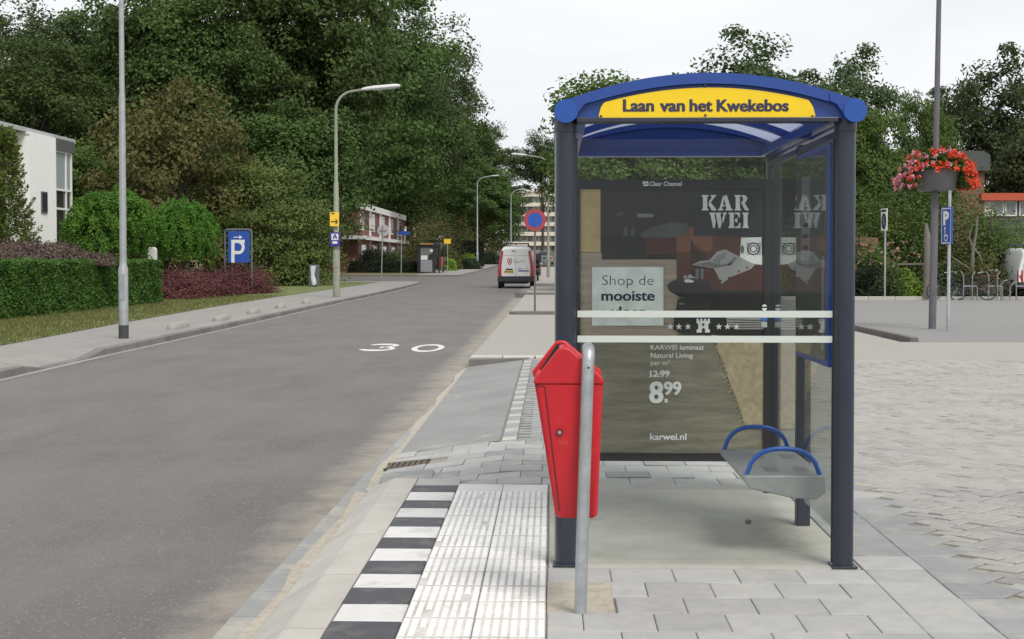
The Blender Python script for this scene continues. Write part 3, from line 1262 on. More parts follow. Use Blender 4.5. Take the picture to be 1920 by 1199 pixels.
pm['floor'] = mat('print_floor', (.26, .235, .18), .6, var=.38, vscale=3.2, stretch=(1.2, 1, 9))
pm['floor_far'] = mat('print_floor_far', (.42, .35, .27), .6, var=.3, vscale=3.2, stretch=(1.0, 1, 18))
pm['rug'] = mat('print_rug', (.44, .36, .23), .7, var=.3, vscale=22)
M.update({'p_' + k: v for k, v in pm.items()})
ps = Panel((0, YP + .0105, 0), (1, 0, 0), (0, 0, 1), (0, -1, 0), .0007, conv=px_)
A, B_ = ps.rect, ps.poly
A(1086, 853, 1433, 478, pm['floor'], 0)
B_([(1086, 473), (1270, 473), (1270, 640), (1086, 640)], pm['floor_far'], 1)
A(1086, 474, 1433, 353, pm['dark'], 2)
A(1128, 487, 1270, 440, pm['darker'], 3)
A(1088, 473, 1126, 355, pm['tan'], 3)
for i in range(4):
    A(1198 + i * 26, 474, 1199 + i * 26, 355, pm['darker'], 3)
A(1195, 408, 1226, 401, pm['greyl'], 3)
B_([(1153, 403), (1162, 398), (1170, 397), (1168, 404), (1155, 408)], pm['grey'], 3)
B_([(1200, 440), (1226, 424), (1262, 417), (1290, 420), (1290, 446), (1202, 446)], pm['grey'], 4)
A(1210, 478, 1268, 447, pm['rustd'], 4)
for x in (1168, 1181):
    B_([(x, 443), (x + 3, 426), (x + 8, 423), (x + 9, 443)], pm['grey'], 4)
# plant and pot
for i, (dx, top) in enumerate(((-14, 396), (-8, 404), (-2, 384), (3, 398), (9, 388), (15, 402), (21, 394))):
    B_([(1308 + i * 2.4, 428), (1311 + i * 2.4, 428), (1310 + dx + i * 2, top)], pm['leaf'], 5)
B_([(1290, 426), (1336, 426), (1336, 470), (1322, 472), (1300, 458), (1292, 443)], pm['rustl'], 7)
# sofa
B_([(1334, 441), (1398, 441), (1398, 500), (1300, 500), (1296, 466)], pm['rust'], 6)
B_([(1268, 446), (1272, 442), (1293, 442), (1295, 446), (1295, 472), (1268, 472)], pm['rustl'], 7)
B_([(1268, 472), (1295, 472), (1295, 545), (1270, 548)], pm['rust'], 7)
B_([(1295, 466), (1322, 474), (1330, 500), (1300, 520), (1295, 520)], pm['brown'], 8)
B_([(1296, 505), (1433, 496), (1433, 545), (1300, 545)], pm['rustd'], 7)
B_([(1300, 541), (1433, 520), (1433, 640), (1330, 640), (1300, 600)], pm['darker'], 6)
# logo block
A(1300, 443, 1433, 353, pm['square'], 9)
# cushion
B_([(1390, 446), (1428, 445), (1429, 497), (1400, 494), (1387, 486)], pm['white'], 10)
ps.ring(1413, 467, 12, 9.5, pm['dark'], 11, 20).ring(1413, 467, 7, 5, pm['dark'], 11, 16)
for i in range(-3, 4):
    A(1400, 467 + i * 3.4 + .7, 1406, 467 + i * 3.4 - .7, pm['dark'], 12).rect(1420, 467 + i * 3.4 + .7, 1427, 467 + i * 3.4 - .7, pm['dark'], 12)
ps.ell(1392, 468, 3.5, 8, pm['blankd'], 11, 12)
# blanket
B_([(1297, 497), (1312, 490), (1330, 488), (1345, 472), (1360, 468), (1372, 474), (1384, 480), (1400, 489), (1416, 496), (1408, 505), (1372, 519), (1353, 533), (1345, 516), (1338, 503), (1318, 500)], pm['blank'], 11)
B_([(1336, 490), (1346, 478), (1362, 474), (1360, 482), (1350, 490), (1352, 498)], pm['greyl'], 12)
B_([(1303, 496), (1330, 491), (1352, 497), (1374, 493), (1372, 497), (1345, 503)], pm['blankd'], 12)
B_([(1364, 496), (1378, 482), (1382, 484), (1368, 499)], pm['blankd'], 12)
for (u, v) in ((1367, 521), (1385, 509), (1401, 502), (1352, 527)):
    ps.ell(u, v, 2.2, 2, pm['darker'], 13, 8)
# round tables
ps.ell(1292, 538, 41, 17, pm['brown'], 12)
B_([(1252, 535), (1260, 529), (1325, 529), (1332, 536), (1330, 546), (1318, 557), (1275, 557), (1258, 548)], pm['darker'], 13)
B_([(1272, 562), (1284, 557), (1314, 557), (1330, 566), (1334, 600), (1332, 622), (1318, 629), (1282, 628), (1263, 618), (1265, 590)], pm['dark'], 12)
ps.ell(1278, 570, 5, 2, pm['greyl'], 14, 10)
for (u, v, a, b) in ((1285, 521, 3.5, 4.5), (1294, 520, 4, 5), (1300, 523, 4, 4)):
    ps.ell(u, v, a, b, pm['cream'], 15, 12)
B_([(1281, 522), (1304, 522), (1300, 530), (1285, 530)], pm['white'], 15)
for x in (1304, 1313):
    B_([(x, 504), (x + 7, 504), (x + 6, 524), (x + 1, 524)], pm['blankd'], 14)
# magazines and rug
B_([(1362, 596), (1433, 596), (1433, 618), (1380, 618), (1364, 612)], pm['blank'], 13)
for i in range(4):
    B_([(1364, 599 + i * 5), (1431, 601 + i * 4), (1431, 602.5 + i * 4), (1364, 600.5 + i * 5)], pm['dark'], 14)
B_([(1334, 628), (1433, 640), (1433, 805), (1398, 802), (1380, 750), (1358, 690)], pm['rug'], 12)
for i in range(26):
    t = i / 25
    u = 1334 + 62 * t + random.uniform(-3, 3)
    v = 630 + 170 * t
    B_([(u, v), (u + 5, v + 1), (u - 3 + random.uniform(-3, 3), v + 6)], pm['rug'], 12)
# the printed lettering
ink = pm['white']


def stencil(s, u0, u1, v0, v1):
    G = {
        'K': ([[(.0, 0), (.46, 0), (.46, .09), (.38, .12), (.38, .88), (.46, .91), (.46, 1), (0, 1), (0, .91), (.08, .88), (.08, .12), (0, .09)],
               [(.44, .46), (.72, .88), (.62, .91), (.62, 1), (1.0, 1), (1.0, .91), (.90, .87), (.66, .56)],
               [(.45, .40), (.62, .52), (1.0, .09), (1.02, 0), (.68, 0), (.66, .08)]], 1.0),
        'A': ([[(0, 0), (.36, 0), (.36, .09), (.26, .12), (.30, .26), (.46, .26), (.46, .36), (.33, .36), (.44, .72), (.40, .98), (.36, .98), (.1, .12), (0, .09)],
               [(.50, 1), (.62, 1), (.92, .12), (1.02, .09), (1.02, 0), (.52, 0), (.52, .09), (.60, .12), (.42, .80)]], 1.02),
        'R': ([[(.0, 0), (.46, 0), (.46, .09), (.38, .12), (.38, .88), (.46, .91), (.46, 1), (0, 1), (0, .91), (.08, .88), (.08, .12), (0, .09)],
               [(.50, 1), (.74, .98), (.88, .88), (.90, .74), (.84, .6), (.72, .5), (.94, .14), (1.0, .1), (1.0, 0), (.74, 0), (.50, .44), (.50, .56), (.58, .62), (.60, .74), (.58, .86), (.50, .9)]], 1.0),
        'W': ([[(0, 1), (.44, 1), (.44, .91), (.36, .88), (.46, .45), (.52, .62), (.38, 0), (.28, 0), (.08, .88), (0, .91)],
               [(.48, 1), (.86, 1), (.86, .91), (.80, .88), (.90, .40), (.98, .6), (.80, 0), (.68, 0), (.50, .80)],
               [(.98, 1), (1.24, 1), (1.24, .91), (1.16, .88), (1.0, .30), (.93, .6), (1.04, .88), (.98, .91)]], 1.25),
        'E': ([[(.0, 0), (.42, 0), (.42, .09), (.38, .12), (.38, .88), (.42, .91), (.42, 1), (0, 1), (0, .91), (.08, .88), (.08, .12), (0, .09)],
               [(.46, 1), (.82, 1), (.82, .68), (.74, .68), (.66, .88), (.46, .91)], [(.46, .56), (.6, .64), (.64, .64), (.64, .36), (.6, .36), (.46, .45)],
               [(.46, 0), (.86, 0), (.86, .34), (.78, .34), (.68, .12), (.46, .09)]], .86),
        'I': ([[(.0, 0), (.46, 0), (.46, .09), (.38, .12), (.38, .88), (.46, .91), (.46, 1), (0, 1), (0, .91), (.08, .88), (.08, .12), (0, .09)]], .46)}
    tot = sum(G[c][1] for c in s) + .14 * (len(s) - 1)
    k = (u1 - u0) / tot
    x = 0
    for c in s:
        for pl in G[c][0]:
            ps.poly([(u0 + (x + p[0]) * k, v1 + (v0 - v1) * p[1]) for p in pl], ink, 11)
        x += G[c][1] + .14


stencil('KAR', 1316, 1404, 366, 395)
stencil('WEI', 1330, 1404, 399, 428)
A(1110, 611, 1244, 501, pm['card'], 14)
ps.text('Shop de', 1129, 1225, 535, 517, M['ink_worn'], 16, -.012)
ps.text('mooiste', 1128, 1227, 564, 545, M['ink'], 16, .012, strike=.55)
ps.text('vloer', 1146, 1210, 594, 575, M['ink'], 16, .012, strike=.55)


def star(u, v, r_):
    B_([(u + (r_ if i % 2 == 0 else r_ * .42) * math.sin(R(36 * i)), v - (r_ if i % 2 == 0 else r_ * .42) * math.cos(R(36 * i))) for i in range(10)], ink, 16)


for u in (1257, 1273, 1290, 1348, 1364, 1381):
    star(u, 613, 6.5)
B_([(1306, 624), (1306, 619), (1309, 617), (1309, 608), (1306, 606), (1306, 598), (1310, 598), (1310, 602), (1313, 602), (1313, 598), (1317, 598), (1317, 602), (1320, 602), (1320, 598), (1324, 598), (1324, 602), (1327, 602),
    (1327, 598), (1331, 598), (1331, 606), (1328, 608), (1328, 617), (1331, 619), (1331, 624), (1322, 624), (1322, 617), (1319, 615), (1316, 617), (1316, 624)], ink, 16)
ps.ell(1318.5, 609, 2.4, 2.6, pm['dark'], 17, 10)
ps.text('KARWEI laminaat', 1220, 1320, 656, 647, ink, 16, .012)
ps.text('Natural Living', 1220, 1299, 671, 662, ink, 16, .012)
ps.text('per m²', 1220, 1256, 685, 676, ink, 16, 0)
ps.text('12.99', 1219, 1255, 707, 695, ink, 16, .012, strike=.4)
B_([(1217, 706), (1257, 697), (1257, 698.5), (1217, 707.5)], ink, 17)
ps.text('8', 1218, 1243, 755, 716, ink, 16, .02, strike=1.2)
ps.rect(1246, 755, 1252, 748, ink, 16)
ps.text('99', 1245, 1277, 740, 716, ink, 16, .02, strike=.8)
ps.text('karwei.nl', 1219, 1287, 825, 813, ink, 16, .01, strike=.3)
ps.build('poster', cab)
hd = Panel((0, YP - .0062, 0), (1, 0, 0), (0, 0, 1), (0, -1, 0), .0008, conv=px_)
hd.text('Clear Channel', 1218, 1278, 349, 341, ink, 2, .012)
hd.poly([(1205, 349), (1216, 349), (1216, 346), (1207, 346.5)], ink, 2).poly([(1205, 345.5), (1205, 341), (1211, 341), (1215, 340.5), (1216, 344.5)], ink, 2)
hd.ring(1210.5, 344.5, 2.2, 1.2, pm['dark'], 3, 10)
hd.build('header_lettering', cab)
MB().box(fx0, YP - .004, fz0, fx1, YP - .001, fz1, M['glass_case']).build('pane', None, cab, smooth=0)
# two little inspection stickers on the cabinet edge
st = Panel((0, YP - .0066, 0), (1, 0, 0), (0, 0, 1), (0, -1, 0), .0006, conv=px_)
M['sky_sticker'] = mat('sky_sticker', (.08, .22, .6), .5)
st.ell(1433, 577, 5, 6, pm['white'], 1, 14).rect(1428, 578, 1438, 575, M['ink'], 2)
st.build('sticker', cab)
st = Panel((0, YP - .0066, 0), (1, 0, 0), (0, 0, 1), (0, -1, 0), .0006, conv=px_)
st.ell(1433, 597, 6, 6, M['sky_sticker'], 1, 14).rect(1427, 614, 1438, 604, pm['cream'], 1)
st.build('sticker', cab)

# concrete floor of the shelter
mb = MB()
mb.box(-.015, 6.93, -.2, 1.50, 9.51, .004, M['slab'])
o = mb.build('shelter_floor', None, None, smooth=0, bevel=.008)
struct(o)

# pebble on the floor
M['pebble'] = mat('pebble', (.16, .15, .13), .9, var=.3, vscale=60)
g = GP(1403, 982, .004)
mb = MB()
mb.lathe([(.004, -.004), (.016, 0), (.02, .008), (.014, .016), (.003, .02)], 9, M['pebble'], sx=1.0, sy=.75)
o = mb.build('pebble', None, None, smooth=40)
o.location = g + Vector((0, 0, .004))
tag(o, 'small dark pebble lying on the concrete floor of the bus shelter', 'pebble')

# ------------------------------------------------------------------ red litter bin on a galvanised post
M['red'] = mat('red_plastic', (.50, .011, .019), .45, var=.16, vscale=4, bump=.08, bscale=40, dirt=(.42, .10, .085), dscale=16, dlo=.62, dhi=.74)
M['red_dark'] = mat('red_shadow_gap', (.08, .006, .008), .6)


def make_bin(label):
    """local origin at the foot of the post"""
    b = thing('litter_bin', label, 'litter bin')
    s = 442.0
    q = lambda u, v: ((u - 1088) / s, (1150 - v) / s)   # side elevation of the bin in metres
    # post leaning a little, bent over at the top
    pts = [(0, 0, 0), (.012, 0, .45), (.026, 0, .9), (.032, 0, 1.07), (.034, .012, 1.10), (.034, .04, 1.117), (.034, .09, 1.12)]
    MB().tube(pts, .0265, 18, M['steel']).build('post', None, b)
    d0, d1 = .035, .335
    # body: tapered, rounded shell
    def ring(z, x0, x1, y0, y1, r_):
        out = []
        for (cx_, cy_, a0) in ((x1 - r_, y1 - r_, 0), (x0 + r_, y1 - r_, 90), (x0 + r_, y0 + r_, 180), (x1 - r_, y0 + r_, 270)):
            for k in range(5):
                a = R(a0 + 90 * k / 4)
                out.append((cx_ + r_ * math.cos(a), cy_ + r_ * math.sin(a), z))
        return out
    (xl, zl_), (xr, _) = q(1041, 976), q(1121, 976)
    (tl, zt_), (tr, _) = q(1002, 722), q(1131, 722)
    body = MB()
    body.loft([ring(zl_, xl + .015, xr - .015, d0 + .03, d1 - .03, .012), ring(zl_ + .012, xl, xr, d0 + .02, d1 - .02, .02), ring(zl_ + .3, xl + (tl - xl) * .5, xr + (tr - xr) * .5, d0 + .008, d1 - .008, .02), ring(zt_, tl, tr, d0, d1, .02)], M['red'])
    bo = body.build('body', None, b, smooth=40)
    # hood: house-shaped top with an opening in each sloping side
    hd_ = MB()
    ridge = q(1056, 652)
    ox = .0
    prof = [(tl - .004, zt_ + .002), (tr + .004, zt_ + .002), (tr + .002, zt_ + .022), (ridge[0] + .025, ridge[1] - .003), (ridge[0], ridge[1]), (ridge[0] - .022, ridge[1] - .006), (tl - .004, zt_ + .018)]
    # two gable walls, a closed slope on the right and an open mouth on the street side
    hd_.prism(prof, 'y', d0 - .004, d0 + .022, M['red'])
    hd_.prism([(p_[0] - (.012 if p_[0] < .0 and p_[1] > zt_ + .01 else 0), p_[1] + (.014 if p_[1] > zt_ + .01 else 0)) for p_ in prof], 'y', d1 - .022, d1 + .004, M['red'])
    MB().prism([(tl + .006, zt_ + .02), (tr - .02, zt_ + .02), (ridge[0] - .0, ridge[1] + .002), (ridge[0] - .026, ridge[1] - .002)], 'y', d1 - .03, d1 - .0225, M['black']).build('opening_back_shade', None, b, smooth=0)  # black panel on the red far gable paints the shade inside the mouth
    rs_ = [(tr + .003, zt_ + .003), (tr + .001, zt_ + .021), (ridge[0] + .024, ridge[1] - .004), (ridge[0] - .001, ridge[1] - .001), (ridge[0] - .021, ridge[1] - .008), (ridge[0] - .01, ridge[1] - .03), (tr - .03, zt_ + .003)]
    hd_.prism(rs_, 'y', d0 + .02, d1 - .02, M['red'])
    ls_ = [(tl - .003, zt_ + .003), (tl + .03, zt_ + .003), (tl + .045, zt_ + .04), (tl + .012, zt_ + .044), (tl - .003, zt_ + .017)]
    hd_.prism(ls_, 'y', d0 + .02, d1 - .02, M['red'])
    ho = hd_.build('hood', None, b, smooth=20, bevel=.007)
    MB().prism([(tl + .02, zt_ + .004), (tr - .03, zt_ + .004), (ridge[0] + .0, ridge[1] - .06)], 'y', d0 + .023, d1 - .023, M['black']).build('opening_shade', None, b, smooth=0)  # solid black wedge in place of the shaded hollow under the hood
    # door seam and lock on the near side
    def onface(u, v):
        x, z = q(u, v)
        t = (z - zl_) / (zt_ - zl_)
        return Vector((x, d0 + .02 * (1 - t) ** 1.5 - .001, z))
    se = MB()
    for (u0, v0, u1, v1) in ((1003, 724, 1022, 726), (1021, 726, 1049, 962)):
        k = 8
        for i in range(k):
            t0, t1 = i / k, (i + 1) / k
            A_, C_ = onface(u0 + (u1 - u0) * t0, v0 + (v1 - v0) * t0), onface(u0 + (u1 - u0) * t1, v0 + (v1 - v0) * t1)
            dd = (C_ - A_).normalized()
            sd_ = Vector((-dd.z, 0, dd.x)) * .0022
            vs = [A_ - sd_, C_ - sd_, C_ + sd_, A_ + sd_]
            vs = vs + [q_ + Vector((0, .012, 0)) for q_ in vs]
            se.add(vs, [(0, 1, 2, 3), (4, 5, 6, 7), (0, 1, 5, 4), (1, 2, 6, 5), (2, 3, 7, 6), (3, 0, 4, 7)], M['red_dark'])
    se.build('door_seam', None, bo, smooth=0)
    lk = onface(1049, 812)
    MB().tube([lk + Vector((0, .01, 0)), lk + Vector((0, -.006, 0))], .014, 14, M['red_dark']).tube([lk, lk + Vector((0, -.009, 0))], .008, 10, M['steel']).build('lock', None, bo)
    hs = Vector((.033, -.0268, 1.045))
    MB().tube([hs, hs + Vector((0, .004, 0))], .005, 8, M['black']).build('screw', None, b)
    return b


bin0 = make_bin('large red litter bin on a bent galvanised post in front of the near bus shelter')
bin0.location = GP(1088, 1150, 0)
# ------------------------------------------------------------------ foliage
def leaf_quads(C, size, aspect=.5, up=.35, jitter=.35, N=None, rnd=.6):
    """one rhombus leaf (a separate island) at every centre"""
    n = len(C)
    u = rng.normal(size=(n, 3))
    u[:, 2] *= .6
    u /= np.linalg.norm(u, axis=1)[:, None]
    w = rng.normal(size=(n, 3))
    w[:, 2] *= (1 - up)
    if N is not None:
        nn = N / (np.linalg.norm(N, axis=1)[:, None] + 1e-9) + rng.normal(size=(n, 3)) * rnd
        nn /= np.linalg.norm(nn, axis=1)[:, None] + 1e-9
        u = u - nn * (u * nn).sum(1)[:, None]
        u /= np.linalg.norm(u, axis=1)[:, None] + 1e-9
        w = np.cross(nn, u)
    w -= u * (w * u).sum(1)[:, None]
    w /= np.linalg.norm(w, axis=1)[:, None] + 1e-9
    s = size * (1 + jitter * rng.uniform(-1, 1, n))[:, None]
    V = np.stack([C - u * s * .5, C + w * s * aspect * .5 + u * s * .06, C + u * s * .5, C - w * s * aspect * .5 + u * s * .06], 1).reshape(-1, 3)
    Fq = np.arange(n * 4).reshape(n, 4)
    return V, Fq


def dirnoise(D, seed, k=7, amp=.25):
    r = np.random.default_rng(seed)
    out = np.zeros(len(D))
    for i in range(k):
        a = r.normal(size=3) * (1.5 + i * .6)
        out += np.sin(D @ a + r.uniform(0, 6.28)) / (1 + i * .35)
    return 1 + amp * out / 2.2


def crown_points(seed, rx, ry, rz, nclump, per, cr, inner=.35, flat=.65, amp=.28, lobes=None, skirt=0.0):
    r = np.random.default_rng(seed)
    D = r.normal(size=(nclump, 3))
    D /= np.linalg.norm(D, axis=1)[:, None]
    rad = (inner ** 3 + (1 - inner ** 3) * r.uniform(0, 1, nclump)) ** (1 / 3)
    rad = rad * dirnoise(D, seed + 5, amp=amp)
    K = D * rad[:, None] * np.array([rx, ry, rz])
    if skirt:
        low = K[:, 2] < 0
        K[low, :2] *= (1 + skirt * (-K[low, 2] / rz))[:, None]
    sz = cr * r.uniform(.6, 1.35, nclump)
    m = np.repeat(np.arange(nclump), per)
    G = r.normal(size=(len(m), 3))
    G /= np.linalg.norm(G, axis=1)[:, None]
    G *= (r.uniform(0, 1, len(m)) ** .55)[:, None]
    N = G * .7 + (K[m] / np.array([rx, ry, rz])) * .5 + np.array([0, 0, .55])
    G[:, 2] *= flat
    return K, K[m] + G * sz[m][:, None], N


def limbs(mb, H0, K, trunk_r, n, m, seed, base=(0, 0, 0), top=None, lean=0.0):
    r = random.Random(seed)
    top = top or H0
    b = Vector(base)
    pts, rs = [], []
    k = 7
    for i in range(k + 1):
        t = i / k
        pts.append(b + Vector((lean * t + .06 * math.sin(seed + 3 * t) * t * top * .3, .05 * math.cos(seed * 2 + 4 * t) * t * top * .3, top * t)))
        rs.append(trunk_r * (1.35 if i == 0 else 1) * (1 - .82 * t))
    mb.tube(pts, rs, 9, m)
    ks = list(range(len(K)))
    r.shuffle(ks)
    for j in ks[:n]:
        e = Vector(K[j])
        t = r.uniform(.3, .85)
        i = t * k
        a = pts[int(i)].lerp(pts[min(k, int(i) + 1)], i - int(i))
        mid = a.lerp(e, .5) + Vector((r.uniform(-.3, .3), r.uniform(-.3, .3), (e - a).length * .10))
        r0 = trunk_r * (1 - .82 * t) * .55
        mb.tube([a, a.lerp(mid, .5) + Vector((0, 0, .1)), mid, e], [r0, r0 * .75, r0 * .5, r0 * .12], 6, m, caps=False)


M['bark'] = mat('bark', (.070, .058, .045), .95, var=.35, vscale=4, bump=.8, bscale=14, stretch=(3, 3, .6))
M['bark_grey'] = mat('bark_grey', (.16, .145, .125), .95, var=.3, vscale=5, bump=.7, bscale=14, stretch=(3, 3, .6))
M['oak'] = leafmat('oak_leaf', (.036, .062, .017), (.108, .172, .042), .3, .22)
M['oak_dark'] = leafmat('dark_leaf', (.036, .056, .022), (.100, .145, .052), .28, .25)
M['fresh'] = leafmat('fresh_leaf', (.052, .090, .020), (.145, .225, .052), .35, .3)
M['brown_leaf'] = leafmat('brown_leaf', (.070, .076, .022), (.175, .168, .052), .3, .35)
M['layer_leaf'] = leafmat('layered_leaf', (.048, .084, .020), (.185, .245, .062), .3, .9)
M['globe_leaf'] = leafmat('globe_leaf', (.034, .088, .013), (.15, .31, .040), .35, .7)
M['hedge_leaf'] = leafmat('hedge_leaf', (.028, .072, .014), (.105, .225, .038), .25, .8)
M['red_leaf'] = leafmat('red_leaf', (.080, .026, .027), (.200, .078, .074), .25, 1.0)
M['conifer'] = leafmat('conifer_leaf', (.060, .105, .020), (.22, .29, .060), .25, .6)
M['heath'] = leafmat('heath_leaf', (.075, .045, .035), (.20, .15, .125), .2, 1.2)
M['dark_hedge'] = leafmat('dark_hedge_leaf', (.012, .022, .011), (.032, .05, .02), .2, .8)
M['olive'] = leafmat('olive_leaf', (.052, .060, .020), (.150, .145, .050), .3, .5)
M['lime'] = leafmat('lime_leaf', (.10, .17, .02), (.24, .36, .05), .3, .8)
M['twig'] = mat('twig_core', (.016, .018, .010), .95, var=.3, vscale=6)


def tree_kind(seed, H, rx, rz, zc, nclump, per, cr, leaf, lm, bark='bark', trunk=.3, nl=16, aspect=.55, flat=.6, amp=.28, inner=.35, skirt=0.0, ry=None):
    """a tree whose root sits at the origin: children trunk and crown"""
    K, C, N = crown_points(seed, rx, ry or rx, rz, nclump, per, cr, inner, flat, amp, skirt=skirt)
    K[:, 2] += zc
    C[:, 2] += zc
    N = N[C[:, 2] > .05]
    C = C[C[:, 2] > .05]
    V, Fq = leaf_quads(C, leaf, aspect, N=N)
    root = bpy.data.objects.new('deciduous_tree', None)
    col.objects.link(root)
    mb = MB()
    limbs(mb, H, K, trunk, nl, M[bark], seed, top=zc + rz * .55)
    mb.build('trunk', None, root, smooth=60, recalc=False)
    npmesh('crown', V, Fq, M[lm], root)
    return root


def put(proto, used, u, Y, name, label, cat, z=None, s=(1, 1, 1), rz=0, group=None, v=487):
    p = P(u, v, Y)
    o = proto if not used else dup(proto)
    used.append(1)
    o.name = name
    o.location = (p.x, Y, (gz(Y) - .05) if z is None else z)
    o.rotation_euler = (0, 0, rz)
    o.scale = s
    tag(o, label, cat, group)
    return o


# --- big oaks behind the left-hand gardens (kind height 20, radius 6.5)
oaks = [tree_kind(21, 20, 6.3, 7.6, 12.3, 250, 210, 1.55, .30, 'oak', trunk=.42, nl=22),
        tree_kind(34, 20, 6.0, 7.9, 12.2, 240, 215, 1.6, .30, 'oak', trunk=.40, nl=22, amp=.34),
        tree_kind(55, 20, 6.6, 7.4, 12.4, 260, 200, 1.5, .30, 'oak_dark', trunk=.42, nl=22)]
ou = [[], [], []]
G1 = 'tall oaks behind the gardens on the left'
OK_ = [
    (2, 25, 102, (.98, .98, .96), 0.3, 'tall dark oak at the far left, behind the white house'),
    (0, 165, 108, (.9, .9, 1.0), 1.3, 'tall oak right of the white house, sky gaps in its top'),
    (2, 262, 116, (1.0, 1.0, 1.06), 2.2, 'tall dark oak behind the grey steel lamp post'),
    (0, 345, 104, (1.0, 1.0, 1.14), 2.9, 'broad tall oak rising right behind the brownish tree'),
    (1, 455, 112, (1.05, 1.05, 1.25), 4.1, 'very tall oak between the brownish tree and the curved lamp'),
    (0, 575, 112, (1.1, 1.1, 1.32), 5.0, 'very tall oak directly behind the curved street lamp'),
    (1, 690, 150, (1.42, 1.42, 1.48), .9, 'broad tall oak above the brick terrace with the white fascia'),
    (2, 768, 172, (1.2, 1.2, 1.36), 2.0, 'oak whose right edge stands against the sky above the brick terrace'),
    (0, 838, 185, (1.02, 1.02, 1.12), 3.4, 'oak farther down the street, left of the thin far lamp'),
    (1, 893, 225, (.9, .9, 1.0), 1.7, 'smaller looking oak at the far end of the left row, above the van'),
    (1, 60, 92, (.85, .85, .80), 2.4, 'lower dark oak just behind the roof of the white house'),
]
for k, u, Y, s, rz, lab in OK_:
    put(oaks[k], ou[k], u, Y, 'oak_tree', lab, 'tree', s=s, rz=rz, group=G1)

# --- medium leafy trees (kind height 12, radius 4)
meds = [tree_kind(71, 12, 3.9, 4.6, 7.2, 170, 190, 1.15, .25, 'fresh', trunk=.22, nl=16, amp=.33),
        tree_kind(82, 12, 3.6, 5.0, 6.9, 160, 200, 1.2, .25, 'oak', trunk=.22, nl=16, amp=.36),
        tree_kind(93, 12, 3.8, 4.8, 7.0, 170, 185, 1.15, .25, 'oak_dark', trunk=.22, nl=18, amp=.36, inner=.3)]
mu = [[], [], []]
MD = [
    (1, 560, 92, (1.1, 1.1, .98), .4, 'mid-height bright oak behind the layered green shrub', 'oak_tree'),
    (1, 640, 146, (1.3, 1.3, 1.0), 1.4, 'mid-height green tree right of the curved lamp, behind the brick terrace', 'deciduous_tree'),
    (0, 130, 82, (.9, .9, .72), 2.4, 'low dark tree in the shade between the white house and the globe tree', 'deciduous_tree'),
    (1, 905, 160, (1.1, 1.1, .95), 2.6, 'green roadside tree behind the thin far lamp, left of the van', 'deciduous_tree'),
    (1, 1150, 78, (.72, .72, .92), 3.2, 'leafy tree behind the left end of the shelter roof', 'deciduous_tree'),
    (0, 1215, 76, (1.15, 1.15, .985), .7, 'broad leafy tree behind the left half of the shelter roof', 'deciduous_tree'),
    (2, 1425, 76, (1.05, 1.05, 1.09), 1.9, 'tallest dark tree behind the right half of the shelter roof', 'deciduous_tree'),
    (2, 1515, 84, (1.0, 1.0, .98), 2.7, 'dark tree just right of the tallest one behind the shelter roof', 'deciduous_tree'),
    (1, 1330, 72, (.9, .9, .78), 4.4, 'low dense tree seen through the shelter glass above the poster', 'deciduous_tree'),
    (0, 1205, 68, (.85, .85, .70), 5.4, 'low green tree seen through the shelter glass, left above the poster', 'deciduous_tree'),
    (2, 1572, 70, (.75, .75, .95), 3.9, 'loose tree behind the right end of the shelter roof', 'deciduous_tree'),
    (0, 1618, 66, (.48, .48, .74), 5.1, 'fresh green tree immediately right of the shelter', 'deciduous_tree'),
    (0, 1738, 80, (.42, .42, .93), .9, 'slim light green tree behind the flower basket', 'deciduous_tree'),
    (2, 1868, 104, (1.12, 1.12, 1.32), 2.9, 'tall dark tree at the far right above the orange trimmed house', 'deciduous_tree'),
    (2, 1945, 98, (.9, .9, 1.05), 4.9, 'dark tree cut by the right edge, beside the tall dark tree', 'deciduous_tree'),
    (1, 280, 122, (1.4, 1.4, .95), 3.1, 'shaded tree filling the gap left of the brownish tree', 'deciduous_tree'),
    (1, 420, 124, (1.5, 1.5, .9), 4.2, 'shaded tree behind the brownish tree and under the tall oaks', 'deciduous_tree'),
    (1, 540, 128, (1.5, 1.5, .9), 5.2, 'shaded tree under the oaks behind the parking sign', 'deciduous_tree'),
    (1, 720, 165, (1.6, 1.6, 1.05), .6, 'shaded tree behind the roof of the brick terrace', 'deciduous_tree'),
    (0, 800, 200, (1.7, 1.7, 1.1), 1.1, 'tree behind the far red bin and yellow plate', 'deciduous_tree'),
    (1, 862, 225, (1.6, 1.6, 1.1), 2.1, 'tree behind the thin far lamp, lower than the oaks', 'deciduous_tree'),
    (1, 925, 255, (1.5, 1.5, 1.2), 2.9, 'far green tree directly above the left half of the van', 'deciduous_tree'),
]
for k, u, Y, s, rz, lab, nm in MD:
    put(meds[k], mu[k], u, Y, nm, lab, 'tree', s=s, rz=rz)

high = tree_kind(97, 17, 4.4, 3.7, 13.4, 110, 180, 1.2, .30, 'oak_dark', trunk=.2, nl=14, amp=.4)
put(high, [], 1018, 215, 'deciduous_tree', 'dark high crowned tree above the apartment block, left of the shelter', 'tree', s=(1.15, 1.15, 1.0), rz=.4)
# --- bushy trees to the ground (kind height 6, radius 3)
bush = tree_kind(101, 6, 3.0, 3.0, 2.9, 120, 170, .85, .17, 'brown_leaf', trunk=.14, nl=14, amp=.25, skirt=.2)
p = P(338, 487, 80)
bush.name = 'brownish_tree'
bush.location = (p.x, 80, -.05)
bush.scale = (1.45, 1.45, 1.86)
tag(bush, 'broad brownish olive tree behind the two round globe trees', 'tree')

